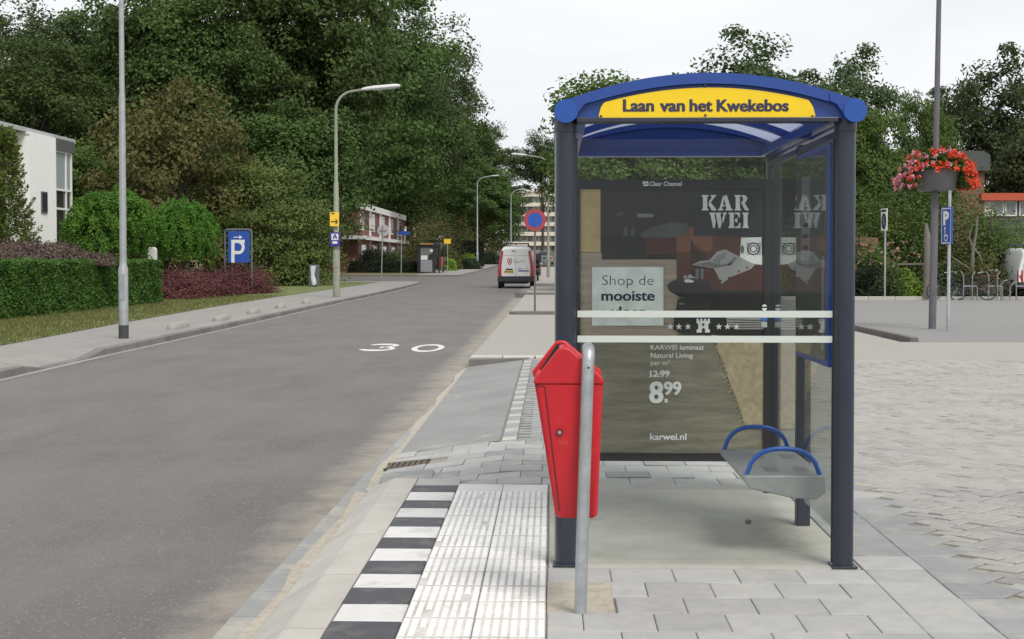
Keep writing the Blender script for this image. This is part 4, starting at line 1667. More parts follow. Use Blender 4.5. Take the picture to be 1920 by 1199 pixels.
lay = bpy.data.objects.new('layered_shrub', None)
col.objects.link(lay)
mb = MB()
Cs, Ks, Ns = [], [], []
r = np.random.default_rng(5)
for i in range(200):
    z = r.uniform(.25, 6.1) if i < 130 else r.uniform(.1, 3.0)
    R_ = 3.35 * (1 - ((z - 2.5) / 4.2) ** 2 * .55) * r.uniform(.55, 1.05)
    a = r.uniform(0, 6.28)
    c = np.array([R_ * math.cos(a), R_ * math.sin(a) * .8, z])
    Ks.append(c)
    G_ = r.normal(size=(190, 3)) * np.array([.60, .60, .17])
    G_[:, 2] -= .10 * (G_[:, 0] ** 2 + G_[:, 1] ** 2)
    Cs.append(c + G_)
    Ns.append(G_ * np.array([.5, .5, 2.5]) + np.array([math.cos(a) * .4, math.sin(a) * .4, .9]))
C = np.concatenate(Cs)
N = np.concatenate(Ns)[C[:, 2] > .05]
C = C[C[:, 2] > .05]
V, Fq = leaf_quads(C, .15, .6, N=N, rnd=.4)
limbs(mb, 6, np.array(Ks), .16, 26, M['bark'], 3, top=5.2)
mb.build('trunk', None, lay, smooth=60, recalc=False)
npmesh('crown', V, Fq, M['layer_leaf'], lay)
p = P(505, 487, 81)
lay.location = (p.x, 81, -.05)
lay.scale = (1.05, 1.0, 1.12)
tag(lay, 'broad layered green shrub right behind the blue parking sign', 'shrub')

# globe trees with hanging bright leaves
gl_ = bpy.data.objects.new('globe_tree', None)
col.objects.link(gl_)
r = np.random.default_rng(9)
D = r.normal(size=(420, 3))
D /= np.linalg.norm(D, axis=1)[:, None]
D[:, 2] = np.where(D[:, 2] < -.55, -D[:, 2], D[:, 2])
rad = r.uniform(.72, 1.0, 420) * dirnoise(D, 4, amp=.16)
K = D * rad[:, None] * np.array([1.65, 1.65, 1.5])
pts = []
for c in K:
    out = c / (np.linalg.norm(c) + 1e-6)
    n_ = 95
    t = r.uniform(0, 1, n_)
    q = c + out * (t * .22)[:, None] + np.array([0, 0, -1]) * (t ** 2 * .5)[:, None] + r.normal(size=(n_, 3)) * .07
    pts.append(q)
C = np.concatenate(pts)
V, Fq = leaf_quads(C, .125, .42, N=C + np.array([0, 0, 1.0]), rnd=.8)
mb = MB()
K2 = K.copy()
K2[:, 2] += 2.6
limbs(mb, 3, K2, .11, 14, M['bark'], 8, top=2.9)
mb.build('trunk', None, gl_, smooth=60, recalc=False)
C[:, 2] += 2.65
V[:, 2] += 2.65
npmesh('crown', V, Fq, M['globe_leaf'], gl_)
p = P(207, 487, 56)
gl_.location = (p.x, 56, .05)
gl_.scale = (1.02, 1.02, 1.02)
tag(gl_, 'larger bright green globe tree beside the white house, behind the lamp post', 'tree', 'clipped globe trees in the garden')
g2 = dup(gl_, rz=2.0, label='smaller bright green globe tree above the red shrubs', scale=(.86, .86, .98))
p = P(343, 487, 63)
g2.location = (p.x, 63, .1)

# yellow-green conifer: upright plume with spreading skirts
cf = bpy.data.objects.new('conifer', None)
col.objects.link(cf)
r = np.random.default_rng(15)
pts = []
for i in range(560):
    z = r.uniform(.1, 1) ** 1.3 * 5.3
    R_ = 1.25 * (1 - z / 5.5) ** .9 + .08
    a = r.uniform(0, 6.28)
    k = r.uniform(.45, 1.08)
    c = np.array([R_ * k * math.cos(a), R_ * k * math.sin(a), z])
    d = np.array([math.cos(a) * .55, math.sin(a) * .55, .75])
    t = r.uniform(0, 1, 60)
    pts.append(c + d * (t * .55)[:, None] + r.normal(size=(60, 3)) * (.07 * (1.2 - t))[:, None])
for i in range(330):
    a = r.uniform(0, 6.28)
    k = r.uniform(.6, 2.9)
    c = np.array([k * math.cos(a) + .6, k * math.sin(a), 1.0 - .16 * k + r.uniform(-.5, .3)])
    d = np.array([math.cos(a), math.sin(a), .35])
    t = r.uniform(0, 1, 70)
    pts.append(c + d * (t * .75)[:, None] + r.normal(size=(70, 3)) * (.08 * (1.2 - t))[:, None])
C = np.concatenate(pts)
C = C[C[:, 2] > .05]
V, Fq = leaf_quads(C, .115, .34, up=.2)
MB().tube([(0, 0, 0), (.02, 0, 2.5), (0, .03, 5.2)], [.13, .08, .015], 8, M['bark']).build('trunk', None, cf, smooth=60)
npmesh('crown', V, Fq, M['conifer'], cf)
p = P(3, 487, 47)
cf.location = (p.x, 47, .25)
tag(cf, 'yellow green conifer with spreading lower branches in front of the white house', 'conifer')


def mound(name, label, cat, pts_xyzr, leaf, lm, per=160, aspect=.5, flat=.7, core=None, nc=26, seed=1, group=None, ):
    """low planting made of leafy clumps; each entry (x, y, z, rx, ry, rz)"""
    r = np.random.default_rng(seed)
    x0, y0, z0 = pts_xyzr[0][:3]
    root = thing(name, label, cat, (x0, y0, z0), group=group)
    Cs, Ns = [], []
    for (x, y, z, rx, ry, rz_) in pts_xyzr:
        D = r.normal(size=(nc, 3))
        D /= np.linalg.norm(D, axis=1)[:, None]
        D[:, 2] = np.abs(D[:, 2])
        K = D * (r.uniform(.55, 1.0, nc) * dirnoise(D, seed, amp=.22))[:, None] * np.array([rx, ry, rz_])
        m = np.repeat(np.arange(nc), per)
        G_ = r.normal(size=(len(m), 3)) * np.array([rx, ry, rz_ * flat]) * .20
        C = K[m] + G_ + np.array([x - x0, y - y0, z - z0])
        Cs.append(C)
        Ns.append(G_ / np.linalg.norm(G_, axis=1)[:, None] * .7 + D[m] * .6 + np.array([0, 0, .5]))
        mb = MB()
        for i in range(7):
            k = K[i]
            a = Vector((x - x0 + random.uniform(-.1, .1) * rx, y - y0, z - z0 - .1))
            e = Vector((k[0] + x - x0, k[1] + y - y0, k[2] + z - z0))
            mb.tube([a, a.lerp(e, .6) + Vector((0, 0, .08)), e], [.025, .016, .004], 5, M['bark'], caps=False)
        mb.build('stem', None, root, smooth=60, recalc=False)
    C = np.concatenate(Cs)
    N = np.concatenate(Ns)[C[:, 2] > -.05]
    C = C[C[:, 2] > -.05]
    V, Fq = leaf_quads(C, leaf, aspect, N=N)
    npmesh('foliage', V, Fq, M[lm], root)
    return root


# heather bed behind the hedge
pp = []
for i, (u, v, Y, rx, rz_) in enumerate(((12, 490, 42, 1.2, .62), (62, 488, 42.5, 1.2, .66), (112, 490, 43, 1.1, .60), (160, 492, 43.5, .9, .42), (30, 490, 44.5, 1.2, .75), (95, 490, 45, 1.2, .7))):
    p = P(u, v, Y)
    pp.append((p.x, p.y, p.z - .1, rx, 1.0, rz_))
mound('heather_bed', 'low brown purple heather mound behind the clipped hedge', 'shrub', pp, .085, 'heath', per=170, nc=30, seed=3)


def clipped(name, label, x0, y0, x1, y1, z0, z1, lm, dens, leaf, cat='hedge', taper=.05, group=None, wav=.05, zfun=gz):
    """clipped hedge: a twiggy core and a dense skin of leaves with a slightly uneven face"""
    cx_, cy_ = (x0 + x1) / 2, y0
    root = thing(name, label, cat, (cx_, cy_, zfun(y0)), group=group)
    H = z1 - z0
    Lx, Ly = x1 - x0, y1 - y0
    pts = []
    def skin(n, f):
        a, b = rng.uniform(0, 1, n), rng.uniform(0, 1, n)
        return f(a, b)
    faces = [
        (Lx * H, lambda a, b: np.stack([x0 + a * Lx, np.full_like(a, y0) + b * taper, z0 + b * H], 1)),
        (Lx * H, lambda a, b: np.stack([x0 + a * Lx, np.full_like(a, y1) - b * taper, z0 + b * H], 1)),
        (Ly * H, lambda a, b: np.stack([np.full_like(a, x0) + b * taper, y0 + a * Ly, z0 + b * H], 1)),
        (Ly * H, lambda a, b: np.stack([np.full_like(a, x1) - b * taper, y0 + a * Ly, z0 + b * H], 1)),
        (Lx * Ly, lambda a, b: np.stack([x0 + a * Lx, y0 + b * Ly, np.full_like(a, z1)], 1))]
    for area, f in faces:
        n = int(area * dens)
        p = skin(n, f)
        p += (np.sin(p[:, 0:1] * 2.3 + p[:, 1:2] * 1.7) + np.sin(p[:, 1:2] * 3.9 + p[:, 2:3] * 3.1 + 1)) * wav * .5
        p += rng.normal(size=p.shape) * .035
        pts.append(p)
    C = np.concatenate(pts)
    C[:, 2] += np.array([zfun(y) for y in C[:, 1]])
    C -= np.array([cx_, cy_, zfun(y0)])
    V, Fq = leaf_quads(C, leaf, .55)
    mb = MB()
    k = max(2, int(Ly / 2))
    rings = []
    for i in range(k + 1):
        y = y0 + .1 + (Ly - .2) * i / k
        g = zfun(y) - zfun(y0)
        a, b = x0 + .1 - cx_, x1 - .1 - cx_
        rings.append([(a, y - cy_, g + z0 - .1), (b, y - cy_, g + z0 - .1), (b - taper, y - cy_, g + z1 - .09), (a + taper, y - cy_, g + z1 - .09)])
    mb.loft(rings, M['twig'])
    mb.build('branches', None, root, smooth=0)
    npmesh('foliage', V, Fq, M[lm], root)
    return root


hf0, hf1 = GP(0, 599, 0), GP(293, 566, 0)

clipped('hedge', 'long clipped bright green hedge along the grass on the left', hf0.x - 1.2, 22, hf0.x, hf1.y, 0, 1.42, 'hedge_leaf', 900, .085)
# red shrubs along the hedge line
for (u, v, h, rr, lab) in ((330, 561, 1.15, 1.25, 'left one of the dark red shrubs, touching the end of the hedge'), (398, 556, 1.1, 1.3, 'middle one of the dark red shrubs, left of the parking sign'),
                           (462, 551, 1.15, 1.2, 'right one of the dark red shrubs, behind the parking sign posts')):
    g = GP(u, v, 0)
    mound('red_shrub', lab, 'shrub', [(g.x - .5, g.y + .6, 0, rr, 1.2, h), (g.x - .3, g.y + 2.2, 0, rr, 1.2, h)], .10, 'red_leaf', per=150, nc=30, seed=int(u), group='dark red shrubs by the parking sign')

# grass blades on the near verge
m_ = 42000
yy = rng.uniform(19, 60, m_)
xo = np.array([OX(y) for y in yy])
xx = xo - rng.uniform(0, 1, m_) ** .9 * 4.6 + .06
keep = rng.uniform(0, 1, m_) < np.clip(26 / yy, .25, 1)
C = np.stack([xx, yy, np.full(m_, -.022)], 1)[keep]
n_ = len(C)
a = rng.uniform(0, 6.28, n_)
wv = np.stack([np.cos(a), np.sin(a), np.zeros(n_)], 1) * .012
hh = rng.uniform(.03, .085, n_)
tip = C + np.stack([rng.normal(size=n_) * .02, rng.normal(size=n_) * .02, hh], 1)
V = np.stack([C - wv, C + wv, tip], 1).reshape(-1, 3)
M['blade'] = leafmat('grass_blade', (.08, .105, .028), (.19, .175, .06), .2, .5)
gr = npmesh('grass', V, np.arange(n_ * 3).reshape(n_, 3), M['blade'])
gr['kind'] = 'stuff'

# planting on the far side of the side street and along the street
def zt_at(u, v, Y):
    return P(u, v, Y)


DH = 'dark clipped hedges across the side street'
g = GP(650, 506, 0)
Yh = YJ1 + 7
xa, xb = P(652, 500, Yh).x, P(786, 500, Yh).x
clipped('hedge', 'long low dark hedge in front of the brick terrace', xa, Yh, xb, Yh + 1.2, 0, .85, 'dark_hedge', 260, .14)
for (u, v0, v1, Y, rx, lm, lab, nm) in (
        (702, 500, 462, YJ1 + 9, 1.3, 'dark_hedge', 'dark rounded shrub under the ground floor windows of the brick terrace', 'shrub'),
        (740, 500, 470, YJ1 + 9.5, 1.1, 'oak_dark', 'dark shrub right of the street name plate, behind the low hedge', 'shrub'),
        (806, 500, 385, YJ1 + 26, 2.7, 'olive', 'olive green tree behind the far bus shelter', 'tree'),
        (768, 500, 450, YJ1 + 11, 1.2, 'olive', 'green yellow shrub beside the far bus shelter', 'shrub'),
        (905, 495, 388, YJ1 + 48, 2.4, 'olive', 'olive tree on the far side of the thin lamp, left of the van', 'tree'),
        (860, 500, 410, YJ1 + 40, 1.8, 'olive', 'slim olive shrub left of the thin far lamp', 'shrub'),
        (838, 505, 472, YJ1 + 20, 1.1, 'olive', 'grass like shrub beside the small red bin', 'shrub'),
        (877, 500, 476, YJ1 + 27, .85, 'lime', 'small lime green ball shrub in the far front garden', 'shrub'),
        (842, 502, 484, YJ1 + 16, .6, 'lime', 'small yellow flowering plant right of the small red bin', 'plant'),
        (880, 506, 484, YJ1 + 22, 1.0, 'dark_hedge', 'dark low shrub at the foot of the thin far lamp', 'shrub'),
        (915, 503, 474, YJ1 + 42, 1.4, 'dark_hedge', 'dark garden shrub immediately left of the van', 'shrub')):
    p0, p1 = P(u, v0, Y), P(u, v1, Y)
    zg = gz(Y) - .03
    mound(nm, lab, 'shrub' if nm != 'tree' else 'tree', [(p0.x, Y, zg, rx, rx * .9, max(.5, (p1.z - zg) * .86))], .16, lm, per=150, nc=80, seed=u)
clipped('hedge', 'dark tall hedge between the far garden and the olive tree', P(846, 480, YJ1 + 32).x, YJ1 + 32, P(906, 480, YJ1 + 32).x, YJ1 + 33.4, 0, 2.5, 'dark_hedge', 150, .17)

# shrubs at the back of the car park on the right
RS = [
    (1640, 56.5, 1.3, 2.2, 'fresh', 'shrub', 'pale flowering shrub directly right of the shelter'),
    (1648, 61, 1.9, 5.6, 'fresh', 'shrub', 'tall green shrub behind the round sign on a pole'),
    (1705, 60, 1.6, 4.6, 'fresh', 'shrub', 'green shrub between the round sign and the flower basket lamp'),
    (1770, 61, 1.8, 5.4, 'fresh', 'shrub', 'green shrub behind the blue parking sign with the wheelchair mark'),
    (1692, 55.5, .9, 1.2, 'lime', 'shrub', 'low yellow green shrub left of the bare wooden post'),
    (1812, 58.5, 1.5, 3.8, 'olive', 'shrub', 'olive shrub behind the lying bicycles'),
    (1868, 57.5, 1.7, 3.4, 'fresh', 'shrub', 'green shrub behind the bicycle stands at the right'),
    (1618, 55.2, .9, 1.5, 'dark_hedge', 'shrub', 'low dark shrub at the kerb just right of the shelter'),
    (1665, 55.3, .9, 1.1, 'oak_dark', 'shrub', 'low dark shrub under the round sign'),
    (1760, 55.6, .9, 1.5, 'oak_dark', 'shrub', 'low dark shrub right of the bare wooden post'),
    (1835, 56, 1.3, 1.9, 'olive', 'shrub', 'low olive shrub left of the bicycle stands'),
    (1905, 60, 1.4, 3.0, 'fresh', 'shrub', 'green shrub behind the white vehicle at the right edge'),
    (1500, 57, 1.7, 3.2, 'oak', 'shrub', 'green shrub seen through the side glass of the shelter'),
    (1570, 58, 1.6, 3.4, 'oak', 'shrub', 'green shrub hidden behind the right shelter post'),
]
for (u, Y, rx, h, lm, nm, lab) in RS:
    p = P(u, 487, Y)
    mound(nm, lab, 'shrub', [(p.x, Y, .03, rx, rx * .85, h * .88)], .15 if h > 2 else .11, lm, per=130, nc=int(26 + 14 * rx), seed=u + 3)
# rose blossoms in the first one
M['rose'] = leafmat('rose_petal', (.36, .14, .14), (.55, .36, .34), .2, 2)
p = P(1636, 487, 56.3)
C = np.stack([rng.normal(size=60) * .6, rng.uniform(-1.2, -.9, 60), rng.uniform(.6, 2.2, 60)], 1)
C = np.repeat(C, 4, 0) + rng.normal(size=(240, 3)) * .035
V, Fq = leaf_quads(C, .09, .9)
ro = [o for o in bpy.data.objects if o.get('label', '').startswith('pale flowering shrub')][0]
V += np.array([p.x, 56.3, 0]) - np.array(ro.location)
npmesh('blossom', V, Fq, M['rose'], ro)
# ------------------------------------------------------------------ street lamps and signs
M['pole_grey'] = mat('pole_grey', (.36, .37, .38), .5, metal=.45, var=.15, vscale=8)
M['pole_green'] = mat('pole_greenish', (.27, .275, .22), .6, var=.2, vscale=6, dirt=(.18, .19, .13), dscale=2)
M['pole_dark'] = mat('pole_dark', (.115, .112, .128), .5, var=.15, vscale=5)
M['pole_base'] = mat('pole_base', (.045, .05, .05), .6)
M['lamp_head'] = mat('lamp_head', (.60, .61, .60), .5, var=.1, vscale=5)
M['lamp_glass'] = mat('lamp_glass', (.62, .64, .62), .25)
M['sign_blue'] = mat('sign_blue', (.018, .075, .36), .45, var=.12, vscale=4)
M['sign_navy'] = mat('sign_navy', (.03, .028, .22), .5)
M['sign_white'] = mat('sign_white', (.70, .70, .68), .5, var=.05, vscale=5)
M['sign_red'] = mat('sign_red', (.34, .045, .052), .5, var=.1, vscale=6)
M['sign_yellow'] = mat('sign_yellow', (.85, .56, .04), .5)
M['sign_black'] = mat('sign_black', (.02, .02, .02), .5)
M['sign_back'] = mat('sign_back', (.50, .51, .50), .5, metal=.2, var=.08, vscale=6)
M['frame_grey'] = mat('frame_grey', (.10, .115, .135), .5)


def lamp(name, label, u, v, off, h, segs, pm, arm=None, base_band=None, group='street lamps', lean=0.0, hs=1.0):
    """segs: (height, radius) up the pole; arm: (length, drop, head length)"""
    g = GP(u, v, off)
    o = thing(name, label, 'street lamp', g, group=group)
    pts = [(lean * z / h, 0, z) for z, r_ in segs]
    rs = [r_ for z, r_ in segs]
    if arm:
        L, hl_ = arm
        z = segs[-1][0]
        s = 1 if L > 0 else -1
        Rr = .75
        for i in range(1, 7):
            t = R(78) * i / 6
            pts.append((lean + s * Rr * (1 - math.cos(t)), 0, z + Rr * math.sin(t)))
            rs.append(rs[-1] * .97)
        ex, ez = pts[-1][0], pts[-1][2]
        rem = abs(L) - Rr * (1 - math.cos(R(78))) - hl_
        if rem > 0.1:
            pts.append((ex + s * rem, 0, ez + rem * .15))
            rs.append(rs[-1])
        ex, ez = pts[-1][0], pts[-1][2]
    MB().tube(pts, rs, 14, pm).build('pole', None, o, smooth=50)
    if base_band:
        MB().tube([(0, 0, 0), (0, 0, base_band)], segs[0][1] + .004, 16, M['pole_base']).build('base_sleeve', None, o, smooth=50)
    if arm:
        mb = MB()
        rings = []
        for t, wd, ht in ((0, .06, .06), (.08, .10, .09), (.3, .15, .115), (.85, .15, .11), (.97, .12, .08), (1, .07, .04)):
            x = ex + s * hl_ * t - s * .05
            z = ez + hl_ * t * .09
            wd, ht = wd * hs, ht * hs
            rings.append([(x, wd * math.cos(R(a)), z + ht * math.sin(R(a)) * (1 if a < 180 else .6)) for a in range(0, 360, 30)])
        mb.loft(rings, M['lamp_head'])
        hd = mb.build('lamp_head', None, o, smooth=60)
        mb = MB()
        rings = []
        for t, wd in ((.3, .07), (.4, .10), (.8, .10), (.9, .06)):
            x = ex + s * hl_ * t - s * .05
            z = ez + hl_ * t * .09 - .05
            wd = wd * hs
            rings.append([(x, wd * math.cos(R(a)), z + .035 * hs * math.sin(R(a))) for a in range(0, 360, 45)])
        mb.loft(rings, M['lamp_glass'])
        mb.build('lamp_cover', None, hd, smooth=60)
    MB().box(-.045, -segs[0][1] - .006, .75, .045, -segs[0][1] * .5, 1.25, pm).build('service_door', None, o, smooth=0)
    return o


lamp('street_lamp', 'nearest tall galvanised lamp post on the left pavement with a dark base', 232, 635, -.03, 8.4,
     [(0, .093), (1.36, .093), (1.40, .075), (1.5, .068), (4.7, .060), (4.75, .050), (8.4, .044)], M['pole_grey'], (1.8, .9), .26)
L2 = lamp('street_lamp', 'greenish lamp post with a curved arm carrying the yellow and the blue plate', 631, 558, -.03, 7.6,
          [(0, .15), (1.9, .14), (1.95, .115), (4.6, .10), (4.65, .075), (7.55, .06)], M['pole_green'], (2.65, 1.55))
lamp('street_lamp', 'thin far lamp post on the left pavement with its arm reaching right, dark base', 895, 504, -.03, 7.9,
     [(0, .10), (1.5, .10), (1.55, .075), (7.8, .05)], M['pole_grey'], (2.1, .8), .5, hs=.55)
lamp('street_lamp', 'pale lamp post behind the no parking sign with its arm reaching left', 1028, 520, .0, 7.9,
     [(0, .12), (1.6, .12), (1.65, .09), (4.6, .08), (7.8, .06)], M['pole_green'], (-2.7, 1.1), hs=.75)
g = GP(958, 497, -.03)
lamp('street_lamp', 'farthest thin lamp post, above the roof of the van', 958, 498, -.03, 7.0,
     [(0, .10), (1.5, .10), (7.0, .05)], M['pole_grey'], (1.5, .7), hs=.5)
L5 = lamp('street_lamp', 'dark purple grey lamp post carrying the round flower basket', 1748, 617, .0, 8.0,
          [(0, .082), (2.7, .080), (2.75, .068), (4.0, .064), (8.0, .05)], M['pole_dark'], (1.6, .8), lean=.10)


def plate(name, label, cat, c, w_, h_, th, back, art, group=None, rz=0.0, round_=0.0):
    """a sign plate facing the camera; art(panel) paints the face in metres from the centre"""
    o = thing(name, label, cat, c, rz, group) if label else None
    mb = MB()
    pts = []
    for (sx, sz, a0) in ((1, 1, 0), (-1, 1, 90), (-1, -1, 180), (1, -1, 270)):
        for k in range(4):
            a = R(a0 + 30 * k)
            pts.append((sx * (w_ / 2 - round_) + round_ * math.cos(a), sz * (h_ / 2 - round_) + round_ * math.sin(a)))
    mb.prism(pts, 'y', 0, th, back)
    bo = mb.build('plate', None, o, smooth=0)
    pn = Panel((0, 0, 0), (1, 0, 0), (0, 0, 1), (0, -1, 0), .0025)
    art(pn)
    pn.build('face', bo)
    return o, bo


def arrow(pn, x0, x1, z, w_, hd, m, lay=2):
    pn.rect(x0, z - w_ / 2, x1 - hd * .6, z + w_ / 2, m, lay)
    pn.poly([(x1 - hd, z + hd * .75), (x1 - hd * .55, z + hd * .75), (x1, z), (x1 - hd * .55, z - hd * .75), (x1 - hd, z - hd * .75), (x1 - hd * .45, z)], m, lay)


# plates on the curved lamp
c = P(627, 411.5, GP(631, 558, -.03).y - .22)


def art(pn):
    pn.rect(-.13, .20, .01, .245, M['sign_black'], 1)
    arrow(pn, -.14, .15, -.10, .05, .13, M['sign_black'], 1)


plate('direction_sign', 'yellow plate with a black arrow on the curved lamp post', 'sign', c, .37, .56, .02, M['sign_yellow'], art, round_=.03)
c = P(628, 449, GP(631, 558, -.03).y - .22)


def art(pn):
    pn.rect(-.14, -.03, .14, .22, M['sign_white'], 1)
    pn.poly([(-.11, 0), (-.05, 0), (-.035, .045), (.035, .045), (.05, 0), (.11, 0), (.03, .20), (-.03, .20)], M['sign_navy'], 2)
    pn.poly([(-.02, .075), (.02, .075), (0, .135)], M['sign_white'], 3)
    pn.rect(-.10, .005, .10, .025, M['sign_white'], 3)
    pn.poly([(-.10, -.18), (.10, -.18), (.10, -.10), (.06, -.08), (-.10, -.08)], M['sign_white'], 1)


plate('bus_stop_sign', 'dark blue plate with a white pictogram under the yellow plate on the curved lamp', 'sign', c, .42, .56, .03, M['sign_navy'], art, round_=.04)

# parking sign in its tubular frame
g0, g1 = GP(422, 549, -.02), GP(472, 554, -.02)
Ys = (g0.y + g1.y) / 2
x0, x1 = P(422, 500, Ys).x, P(472, 500, Ys).x
o = thing('parking_sign', 'large blue P board with a white arrow in a grey tubular frame', 'sign', ((x0 + x1) / 2, Ys, -.02))
hw = (x1 - x0) / 2
top = P(447, 431, Ys).z + .02
mb = MB()
pts = [(-hw, 0, 0), (-hw, 0, top - .12), (-hw + .04, 0, top - .03), (-hw + .14, 0, top), (hw - .14, 0, top), (hw - .04, 0, top - .03), (hw, 0, top - .12), (hw, 0, 0)]
mb.tube(pts, .045, 10, M['frame_grey'])
mb.build('frame', None, o, smooth=50)
bx0, bx1 = P(428, 460, Ys).x - (x0 + x1) / 2, P(467.5, 460, Ys).x - (x0 + x1) / 2
bz0, bz1 = P(447, 493, Ys).z + .02, P(447, 434, Ys).z + .02
bo = MB().box(bx0, -.03, bz0, bx1, .03, bz1, M['sign_blue']).build('board', None, o, smooth=0, bevel=.01)
cl = MB()
for i in range(4):
    z = bz0 + (bz1 - bz0) * (i + .5) / 4
    cl.box(-hw + .04, -.015, z - .02, bx0, .015, z + .02, M['frame_grey']).box(bx1, -.015, z - .02, hw - .04, .015, z + .02, M['frame_grey'])
cl.build('clamp', None, o, smooth=0)
toX = lambda u, v: (P(u, v, Ys).x - (x0 + x1) / 2, P(u, v, Ys).z + .02)
pn = Panel((0, -.031, 0), (1, 0, 0), (0, 0, 1), (0, -1, 0), .003, conv=toX)
pn.rect(434, 493, 440, 456, M['sign_white'], 1).rect(434, 456, 459, 450, M['sign_white'], 1)
pn.rect(438, 446, 449, 444.4, M['sign_white'], 1).poly([(449.2, 441.5), (455, 445.2), (449.2, 448.6)], M['sign_white'], 1)
pn.build('lettering_arrow', bo)
pn = Panel((0, -.031, 0), (1, 0, 0), (0, 0, 1), (0, -1, 0), .003, conv=toX)
# bowl of the P
for i in range(16):
    t0, t1 = R(-90 + 180 * i / 16), R(-90 + 180 * (i + 1) / 16)
    pn.poly([(448 + 11 * math.cos(t0), 463.5 + 13.5 * math.sin(t0)), (448 + 11 * math.cos(t1), 463.5 + 13.5 * math.sin(t1)), (448 + 5.6 * math.cos(t1), 464 + 7.2 * math.sin(t1)), (448 + 5.6 * math.cos(t0), 464 + 7.2 * math.sin(t0))], M['sign_white'], 2)
pn.rect(439, 477, 448, 471, M['sign_white'], 2)
pn.build('letter_bowl', bo)

# no-parking sign on its pole
g = GP(1003, 584, .07)
o = thing('no_parking_sign', 'round blue no parking sign with a red rim on a thin rusty pole', 'sign', g)
zc = P(1003, 413, g.y).z - g.z
M['rust_pole'] = mat('rust_pole', (.15, .115, .10), .7, var=.25, vscale=8)
MB().tube([(0, 0, 0), (0, 0, zc + .2)], .027, 10, M['rust_pole']).build('pole', None, o)
d = MB()
d.prism([(.305 * math.cos(R(a)), zc + .305 * math.sin(R(a))) for a in range(0, 360, 10)], 'y', -.05, -.032, M['sign_red'])
do = d.build('disc', None, o, smooth=30)
pn = Panel((0, -.05, zc), (1, 0, 0), (0, 0, 1), (0, -1, 0), .002)
pn.ell(0, 0, .205, .205, M['sign_blue'], 1, 30)
bar = [(-.21, .16), (-.16, .21), (.21, -.16), (.16, -.21)]
pn.build('face', do)

# back of a round sign and the street name plate at the junction
g = GP(715, 521, -.02)
o = thing('round_sign', 'round white sign seen from behind on a leaning thin pole at the junction', 'sign', g)
s_ = F / g.y
zc = (521 - 432) / s_
MB().tube([(0, 0, 0), (.12, 0, zc + .3)], .042, 8, M['steel']).build('pole', None, o)
MB().prism([(.14 + .42 * math.cos(R(a)), zc + .42 * math.sin(R(a))) for a in range(0, 360, 12)], 'y', .05, .075, M['sign_back']).build('disc', None, o, smooth=30)
MB().box(-.1, -.0, zc - .03, .38, .05, zc + .03, M['steel']).build('clamp', None, o, smooth=0)
g = GP(752, 512, -.02)
g = P(752, 510, YJ1 + 5)
g.z = gz(g.y) - .02
o = thing('street_name_sign', 'small blue street name plate on a grey pole in front of the brick terrace', 'sign', g)
s_ = F / g.y
zc = P(756, 437.5, g.y).z - g.z
MB().tube([(0, 0, 0), (.05, 0, zc + .1)], .04, 8, M['steel']).build('pole', None, o)
MB().box(-.25, -.06, zc - .14, .72, -.03, zc + .14, M['sign_blue']).build('plate', None, o, smooth=0)

# grey bag-lined post in front of the shrub
g = P(588, 500, 77)
g.z = -.02
o = thing('litter_bin', 'grey litter bin with a white plastic bag hanging out beside the layered shrub', 'litter bin', g)
s_ = F / g.y
hh_ = 43 / s_
M['bag'] = mat('plastic_bag', (.62, .63, .65), .45, var=.15, vscale=9, bump=.5, bscale=12)
MB().prism([(-.24, 0), (.24, 0), (.27, .1), (.27, .3), (-.27, .3), (-.27, .1)], 'z', .1, hh_, M['frame_grey']).build('body', None, o, smooth=0, bevel=.03)
MB().box(-.1, .1, 0, .1, .25, .12, M['pole_base']).build('foot', None, o, smooth=0)
mb = MB()
mb.loft([[(.12 * w_ * math.cos(R(a)) + dx, -.05 + .05 * math.sin(R(a)), z) for a in range(0, 360, 40)] for w_, z, dx in ((.6, .12, .02), (1.2, .2, .03), (1.1, .45, 0), (.75, .7, -.05), (1.2, hh_ - .15, -.02), (1.3, hh_ - .06, 0))], M['bag'])
mb.build('plastic_bag', None, o, smooth=60)

# concrete humps on the left pavement
M['hump'] = mat('hump_concrete', (.30, .29, .262), .9, var=.22, vscale=6, bump=.3, bscale=60, dirt=(.2, .195, .17), dscale=3, dlo=.5, dhi=.7)
mb = MB()
rings = []
for t, k in ((-.92, .02), (-.90, .5), (-.82, .8), (-.70, 1), (.70, 1), (.82, .8), (.90, .5), (.92, .02)):
    rings.append([(.14 * k * math.cos(R(a)), t, max(0, .14 * min(1, k * 1.1)) * math.sin(R(a)) ** .7 if a not in (0, 180) else 0) for a in range(0, 181, 20)])
mb.loft(rings, M['hump'])
proto = mb.build('concrete_hump', None, None, smooth=60)
HL = ['nearest concrete hump on the pavement, right of the grey lamp post', 'second concrete hump from the grey lamp post', 'third and middle concrete hump in the row along the kerb', 'fourth concrete hump, next but one to the curved lamp', 'farthest concrete hump, at the foot of the curved lamp post']
for i, (u, v) in enumerate(((335, 615), (416, 600), (476, 587), (527, 577), (574, 568))):
    o = proto if i == 0 else dup(proto)
    g = GP(u, v, -.03)
    o.location = g
    o.rotation_euler = (0, 0, R(5 + i))
    tag(o, HL[i], 'kerb block', 'concrete humps along the left kerb')

# white garden pillar between the globe trees
p = P(286, 500, 58)
o = MB().prism([(-.17, 0), (.17, 0), (.17, 2.0), (.1, 2.1), (-.1, 2.1), (-.17, 2.0)], 'y', -.12, .12, M['sign_white']).build('garden_pillar', None, None, smooth=0, bevel=.02)
o.location = (p.x, 58, -.1)
tag(o, 'white garden pillar between the two globe trees at the end of the hedge', 'pillar')

